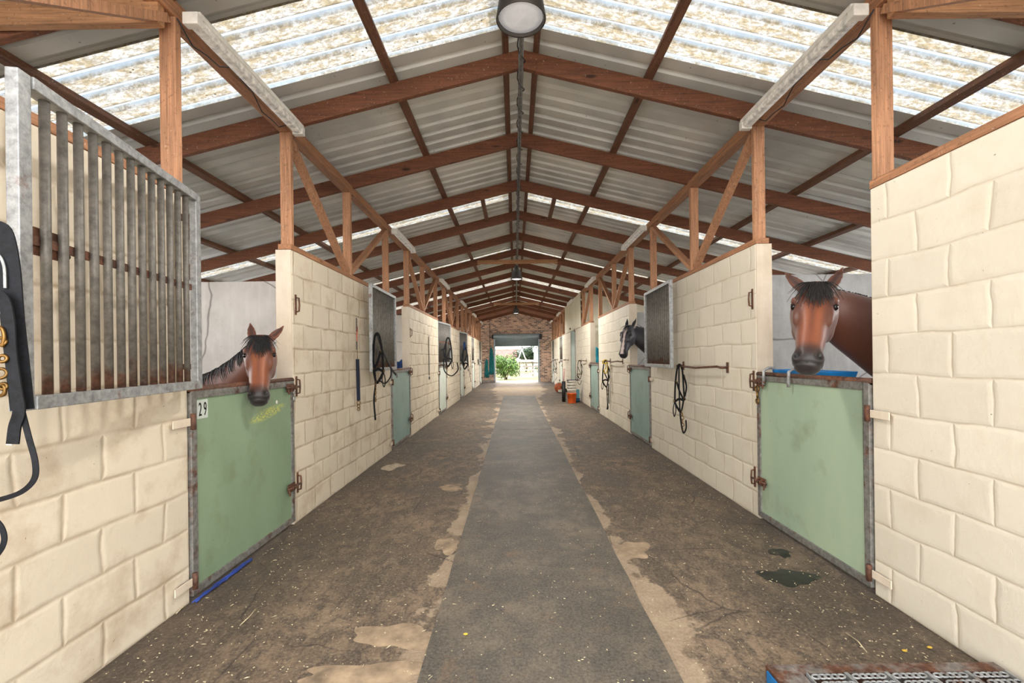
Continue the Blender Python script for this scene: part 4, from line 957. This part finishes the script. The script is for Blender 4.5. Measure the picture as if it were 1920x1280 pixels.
MB().tube([(1.47, 13.9, .60), (1.50, 13.95, 1.0)], .018, 10).build('handle', M['pink'], t)
t = thing('feed_bag', (1.86, 13.8, 0), 'blue and white feed bag squeezed between the buckets and the wall', 'bag')
m = MB(); m.box(1.78, 13.72, 0, 1.93, 13.92, .38); o = m.build('bag', plain('blue_bag', (120, 190, 210), .6), t, bevel=.03); MB().box(1.775, 13.715, 0, 1.935, 13.925, .14).build('base_band', plain('deep_blue', (30, 90, 130), .6), t, bevel=.03)
t = thing('leaf_blower', (1.85, 17.6, 0), 'orange and black leaf blower lying on the floor past the buckets', 'leaf blower')
MB().ball((1.66, 17.5, .20), (.17, .19, .20), 18).build('motor_body', plain('blower_orange', (196, 104, 66), .5), t)
MB().tube([(1.74, 17.4, .22), (1.92, 17.35, .10), (1.98, 17.3, .06)], [.07, .055, .05], 14).build('tube', M['black'], t)
MB().tube([(1.60, 17.35, .36), (1.70, 17.30, .42), (1.80, 17.32, .30)], .02, 8).build('handle', M['whitep'], t)
MB().box(1.62, 17.28, .03, 1.78, 17.38, .13).build('foot', M['whitep'], t, bevel=.01)

# ------------------------------------------------------------------ metal step at the lower right
t = thing('metal_step', (1.5, 1.7, 0), 'rusty steel step tray with perforated tread plates at the lower right', 'step')
m = MB(); X0, X1, YA, YB = 1.03, XR - .02, 1.30, 1.90
m.box(X0, YA, 0, X0 + .12, YB, .057).box(X0 + .121, YB - .055, 0, X1, YB, .0565).box(X0 + .121, YA, 0, X1, YA + .02, .055).box(X1 - .02, YA + .021, 0, X1, YB - .056, .055)
m.build('tray', metal('step_rusty_steel', (150, 142, 136), .75, .6), t)
MB().box(X0 - .008, YA, 0, X0 - .002, YB - .02, .045).build('side_plate', M['blue'], t, label='blue painted side')
np_ = 5; wpl = (X1 - X0 - .14)/np_
for i in range(np_):
    m = MB(); xa = X0 + .13 + i*wpl; m.box(xa, YA + .03, .03, xa + .006, YB - .06, .064).box(xa + wpl - .008, YA + .03, .03, xa + wpl - .002, YB - .06, .064)
    for r in range(12):
        yy = YB - .085 - r*.042
        for q in range(5):
            xx = xa + .018 + (q + .25 + .5*(r % 2))*(wpl - .03)/5.3
            pts = [(xx + .016*math.cos(a) + .004*math.sin(a), yy + .012*math.sin(a), .064) for a in [2*math.pi*j/10 for j in range(10)]]
            m.tube(pts, .0042, 5, closed=True)
    m.build('tread_plate', M['galv'], t)

# ------------------------------------------------------------------ floor dirt
def blob(name, c, rx, ry, mt, lab, cat, seed, z=.006, h=.004, kind='stuff'):
    rr = random.Random(seed); ph = [rr.uniform(0, 6.28) for _ in range(6)]; n_ = 64; vs = [(c[0], c[1], z + h)]; 
    for i in range(n_):
        a = 2*math.pi*i/n_; f = 1 + sum(.16/(k+1)**.6*math.sin((k+2)*a + ph[k]) for k in range(6)); vs.append((c[0] + rx*f*math.cos(a), c[1] + ry*f*math.sin(a), z*.2))
    o = MB().add(vs, [(0, 1+i, 1+(i+1) % n_) for i in range(n_)], True).build(name, mt); return tag(o, lab, cat, None, kind)
n = N('wet_patch'); a = n.noise(n.co, 14, 5, .7); n.col(n.ramp(a, [(.4, (24, 22, 20)), (.6, (44, 40, 36)), (.75, (92, 82, 68))])); M['wet'] = n.set(.38)
pc = px(1478, 1082, Z=0); blob('puddle', pc, .145, .115, M['wet'], 'dark wet puddle on the floor in front of the pale green door', 'puddle', 4, kind='thing')
pc = px(1462, 1036, Z=0); blob('puddle', pc, .06, .08, M['wet'], 'small wet patch just behind the larger puddle', 'puddle', 8, kind='thing')
M['patch2'] = plain('worn_concrete', (162, 140, 114), .85, 0, .14, 9)
M['patch'] = plain('concrete_patch', (186, 170, 148), .85, 0, .12, 14)
pc = px(735, 875, Z=0); blob('concrete_patch', pc, .12, .17, M['patch'], 'small pale oval patch on the floor near the left wall', 'patch', 2, h=.001, z=.004, kind='thing')
for i, (a, b, rx, ry, sd_, w_) in enumerate(((742, 1192, .20, .10, 12, 'left of the mat, second nearest the camera'), (692, 1262, .30, .07, 15, 'left of the mat, nearest the camera'),
        (838, 1022, .09, .13, 17, 'mat left edge, level with door 29'), (846, 914, .13, .12, 19, 'mat left edge, past door 29'), (1186, 1030, .13, .13, 23, 'mat right edge, opposite the puddles'))):
    pc = px(a, b, Z=0); blob('concrete_patch', pc, rx, ry, M['patch2'], 'bare worn concrete patch, ' + w_, 'patch', sd_, h=.001, z=.003 + .0006*i, kind='thing')
rr = random.Random(21); m = MB()
for i in range(2600):
    yy = 1.7 + 9*rr.random()**1.7; xx = rr.uniform(XL + .05, XR - .05)
    if rr.random() < .45: xx = (XR - .05 - abs(rr.gauss(0, .45))) if rr.random() < .6 else (XL + .05 + abs(rr.gauss(0, .35)))
    if not XL + .02 < xx < XR - .02: continue
    ln = rr.uniform(.002, .0065); a = rr.uniform(0, 3.14); z_ = .016 if -.43 < xx < .68 else .004
    if rr.random() < .10: ln *= 2.6
    d = Vector((math.cos(a), math.sin(a), 0))*ln; s = Vector((-math.sin(a), math.cos(a), 0))*rr.uniform(.0012, .003); c_ = Vector((xx, yy, z_))
    m.add([c_ - d - s, c_ + d - s, c_ + d*.8 + s, c_ - d*.9 + s, c_ + Vector((0,0,.003))], [(0,1,4),(1,2,4),(2,3,4),(3,0,4)])
tag(m.build('straw_bits', M['strawm']), 'scattered pale chaff and straw bits on the aisle floor', 'straw', None, 'stuff')
m = MB()
for (a, b, a2, b2) in ((480,1140,450,1172),(1585,1185,1625,1222),(352,1125,330,1150)):
    p, q = px(a, b, Z=.008), px(a2, b2, Z=.008); m.tube([p, (p+q)/2 + Vector((.01, 0, .004)), q], .0025, 5)
tag(m.build('straw_stalks', M['strawm']), 'a few longer straw stalks lying near the two front doors', 'straw', None, 'stuff')
for i, (a, b) in enumerate(((1696, 1219), (1743, 1213), (873, 1188))):
    p = px(a, b, Z=.01 if i < 2 else .02); o = MB().ball(p, (.012, .008, .004), 8).build('dry_leaf', M['leafm']); tag(o, ['yellow leaf crumb near the metal step', 'smaller yellow crumb close to the right wall', 'orange-yellow crumb on the rubber mat near the camera'][i], 'leaf')
pa, pb = px(366, 1128, Z=.012), px(470, 1050, Z=.012); m = MB(); hr = random.Random(4)
for i in range(14):
    o_ = [Vector((hr.uniform(-.012, .012), hr.uniform(-.01, .01), hr.uniform(0, .012))) for _ in range(7)]
    m.tube([pa.lerp(pb, j/6) + o_[j] for j in range(7)], .0035, 4)
tag(m.build('frayed_rope', M['bluepaint']), 'frayed blue rope along the foot of the green door 29', 'rope')

# ------------------------------------------------------------------ end wall fittings
t = thing('roller_door', (.08, YE - .06, 1.98), 'grey-blue roller door rolled most of the way up in the brick wall', 'roller door')
m = MB(); za, zb_ = 2.0, 2.44; n_ = 9
for i in range(n_): 
    z = za + (zb_ - za)*i/n_; m.tube([(xo0 - .06, YE - .05, z + .024), (xo1 + .06, YE - .05, z + .024)], .026, 8)
m.build('curtain', M['rollerm'], t)
MB().tube([(xo0 - .1, YE - .16, 2.55), (xo1 + .1, YE - .16, 2.55)], .14, 18).build('drum', M['rollerm'], t)
for x_ in (xo0 - .08, xo1 + .02): MB().box(x_, YE - .09, 0, x_ + .07, YE - .0, 2.5).build('guide_rail', M['rollerm'], t)
MB().box(xo1 + .08, YE - .3, 2.38, xo1 + .22, YE, 2.66).build('bracket', M['black'], t)
MB().box(xo0 - .18, YE - .3, 2.42, xo0 - .10, YE, 2.66).build('bracket', M['black'], t)
def haynet(x, zt, zb, w_, lab, seed):
    hr = random.Random(seed); m = MB()
    for i in range(34):
        a = hr.uniform(-1, 1); pts = [(x + a*w_*.15, YE - .07, zt)]
        for j in range(1, 7): q = j/6; pts.append((x + a*w_*(.35 + .65*q) + hr.uniform(-.03, .03), YE - .07 - .05*math.sin(q*3.1)*hr.random(), zt + (zb - zt)*q))
        m.tube(pts, .010, 4)
    for j in range(7):
        z = zt + (zb - zt)*(j + 1)/8; m.tube([(x + w_*(i/6 - .5)*2*(.35 + .65*(j+1)/8), YE - .08, z + hr.uniform(-.03, .03)) for i in range(7)], .009, 4)
    return tag(m.build('hay_net', M['tealnet']), lab, 'hay net', 'teal hay nets on the brick wall')
haynet(-1.32, 1.95, .45, .17, 'teal hay net with a long top hanging on the brick wall beside the opening', 3)
haynet(-1.60, 1.30, .30, .14, 'lower teal hay net nearest the left corner of the brick wall', 5)
o = MB().tube([(-1.40, YE - .02, 1.8), (-1.40, YE - .02, 3.3)], .018, 6).build('pipe', M['wire']); tag(o, 'thin dark pipe running up the brick wall above the hay net', 'pipe')
t = thing('plank', (-1.5, YE - .2, 0), 'white painted board lying at the foot of the brick wall', 'board')
o = MB().box(-1.80, YE - .35, 0, -1.12, YE - .10, .14).build('board', M['railw'], t, bevel=.01)

# ------------------------------------------------------------------ outside the far door
def foliage(name, c, r, nl, mt, lab, seed, leaf=.05, trunk=True, cat='bush'):
    hr = random.Random(seed); t = thing(name, (c[0], c[1], -.04), lab, cat)
    m = MB(); lob = [(Vector((hr.uniform(-.55, .55)*r[0], hr.uniform(-.5, .5)*r[1], hr.uniform(-.45, .55)*r[2])), hr.uniform(.35, .6)) for _ in range(16)]
    for i in range(nl):
        lc, lr = hr.choice(lob); v = Vector((hr.gauss(0,1), hr.gauss(0,1), hr.gauss(0,1))).normalized()
        p = Vector(c) + lc + Vector((v.x*r[0], v.y*r[1], v.z*r[2]))*lr*hr.uniform(.75, 1.05); a = Vector((hr.gauss(0,1), hr.gauss(0,1), hr.gauss(0,1))).normalized(); b = a.cross(v + Vector((.01,0,0))).normalized()
        l_ = leaf*hr.uniform(.6, 1.3); m.add([p - a*l_, p + b*l_*.45, p + a*l_, p - b*l_*.45], [(0,1,2,3)])
    m.build('foliage', mt, t)
    m = MB()
    for i in range(7):
        lc, lr = lob[i]; m.tube([(c[0] + hr.uniform(-.1,.1), c[1], -.04), Vector(c) + lc*.6 - Vector((0,0,r[2]*.2)), Vector(c) + lc], [.03, .02, .008], 5)
    m.build('stems', M['bark'], t); return t
foliage('green_shrub', (-.62, 29.4, .78), (1.0, .9, .90), 7000, M['leaf'], 'dense sunlit green shrub just outside the far doorway', 1, .055)
foliage('garden_tree', (1.1, 46, 1.7), (1.5, 1.4, 1.1), 5000, M['leaf_d'], 'dark green tree behind the white rail fence', 2, .09, cat='tree')
foliage('green_shrub', (2.0, 33.5, .5), (.6, .5, .6), 2000, M['leaf'], 'low green shrub beyond the fence at the right edge of the doorway', 6, .05)
t = thing('rail_fence', (1.2, 31.2, -.04), 'weathered white post and rail fence outside the far doorway', 'fence')
for x_ in (.28, 1.20, 2.2): MB().box(x_ - .05, 31.2, -.04, x_ + .05, 31.28, 1.22).build('post', M['railw'], t)
for z in (.28, .52, .76, 1.0): MB().box(.28, 31.14, z - .05, 3.2, 31.2, z + .05).build('rail', M['railw'], t)
MB().box(-.15, 31.0, 1.08, 3.2, 31.35, 1.22).build('top_board', M['railw'], t)
t = thing('swing_frame', (.57, 40, -.04), 'white tubular swing frame standing behind the fence', 'frame')
MB().tube([(-3.5, 40, 2.12), (.6, 40, 2.12)], .07, 8).build('top_bar', M['railw'], t)
for a, b in (((.57, 40, 2.12), (-.15, 39.5, -.04)), ((.57, 40, 2.12), (1.4, 39.5, -.04)), ((-3.5, 40, 2.12), (-4.2, 39.5, -.04))): MB().tube([a, b], .05, 8).build('leg', M['railw'], t)
t = thing('house', (-3, 56, -.04), 'low house with a red-brown tiled roof behind the shrub', 'house')
MB().box(-9, 56, -.04, .2, 61, 1.5).build('wall', M['cream_flat'], t)
MB().add([(-9.4, 55.6, 1.45), (.6, 55.6, 1.45), (.1, 58.5, 2.6), (-8.9, 58.5, 2.6), (-9.4, 61.4, 1.45), (.6, 61.4, 1.45)], [(0,1,2,3), (3,2,5,4), (1,5,2), (0,3,4), (0,4,5,1)]).build('roof', M['roofred'], t)
t = thing('shed', (3.4, 44, -.04), 'white shed at the right of the far doorway view', 'shed')
MB().box(1.85, 43, -.04, 5.5, 46, 1.9).build('wall', M['shedw'], t); MB().add([(1.7, 42.8, 1.88), (5.7, 42.8, 1.88), (5.7, 44.5, 2.3), (1.7, 44.5, 2.3), (1.7, 46.2, 1.88), (5.7, 46.2, 1.88)], [(0,1,2,3), (3,2,5,4), (0,3,4), (1,5,2), (0,4,5,1)]).build('roof', M['wire'], t)
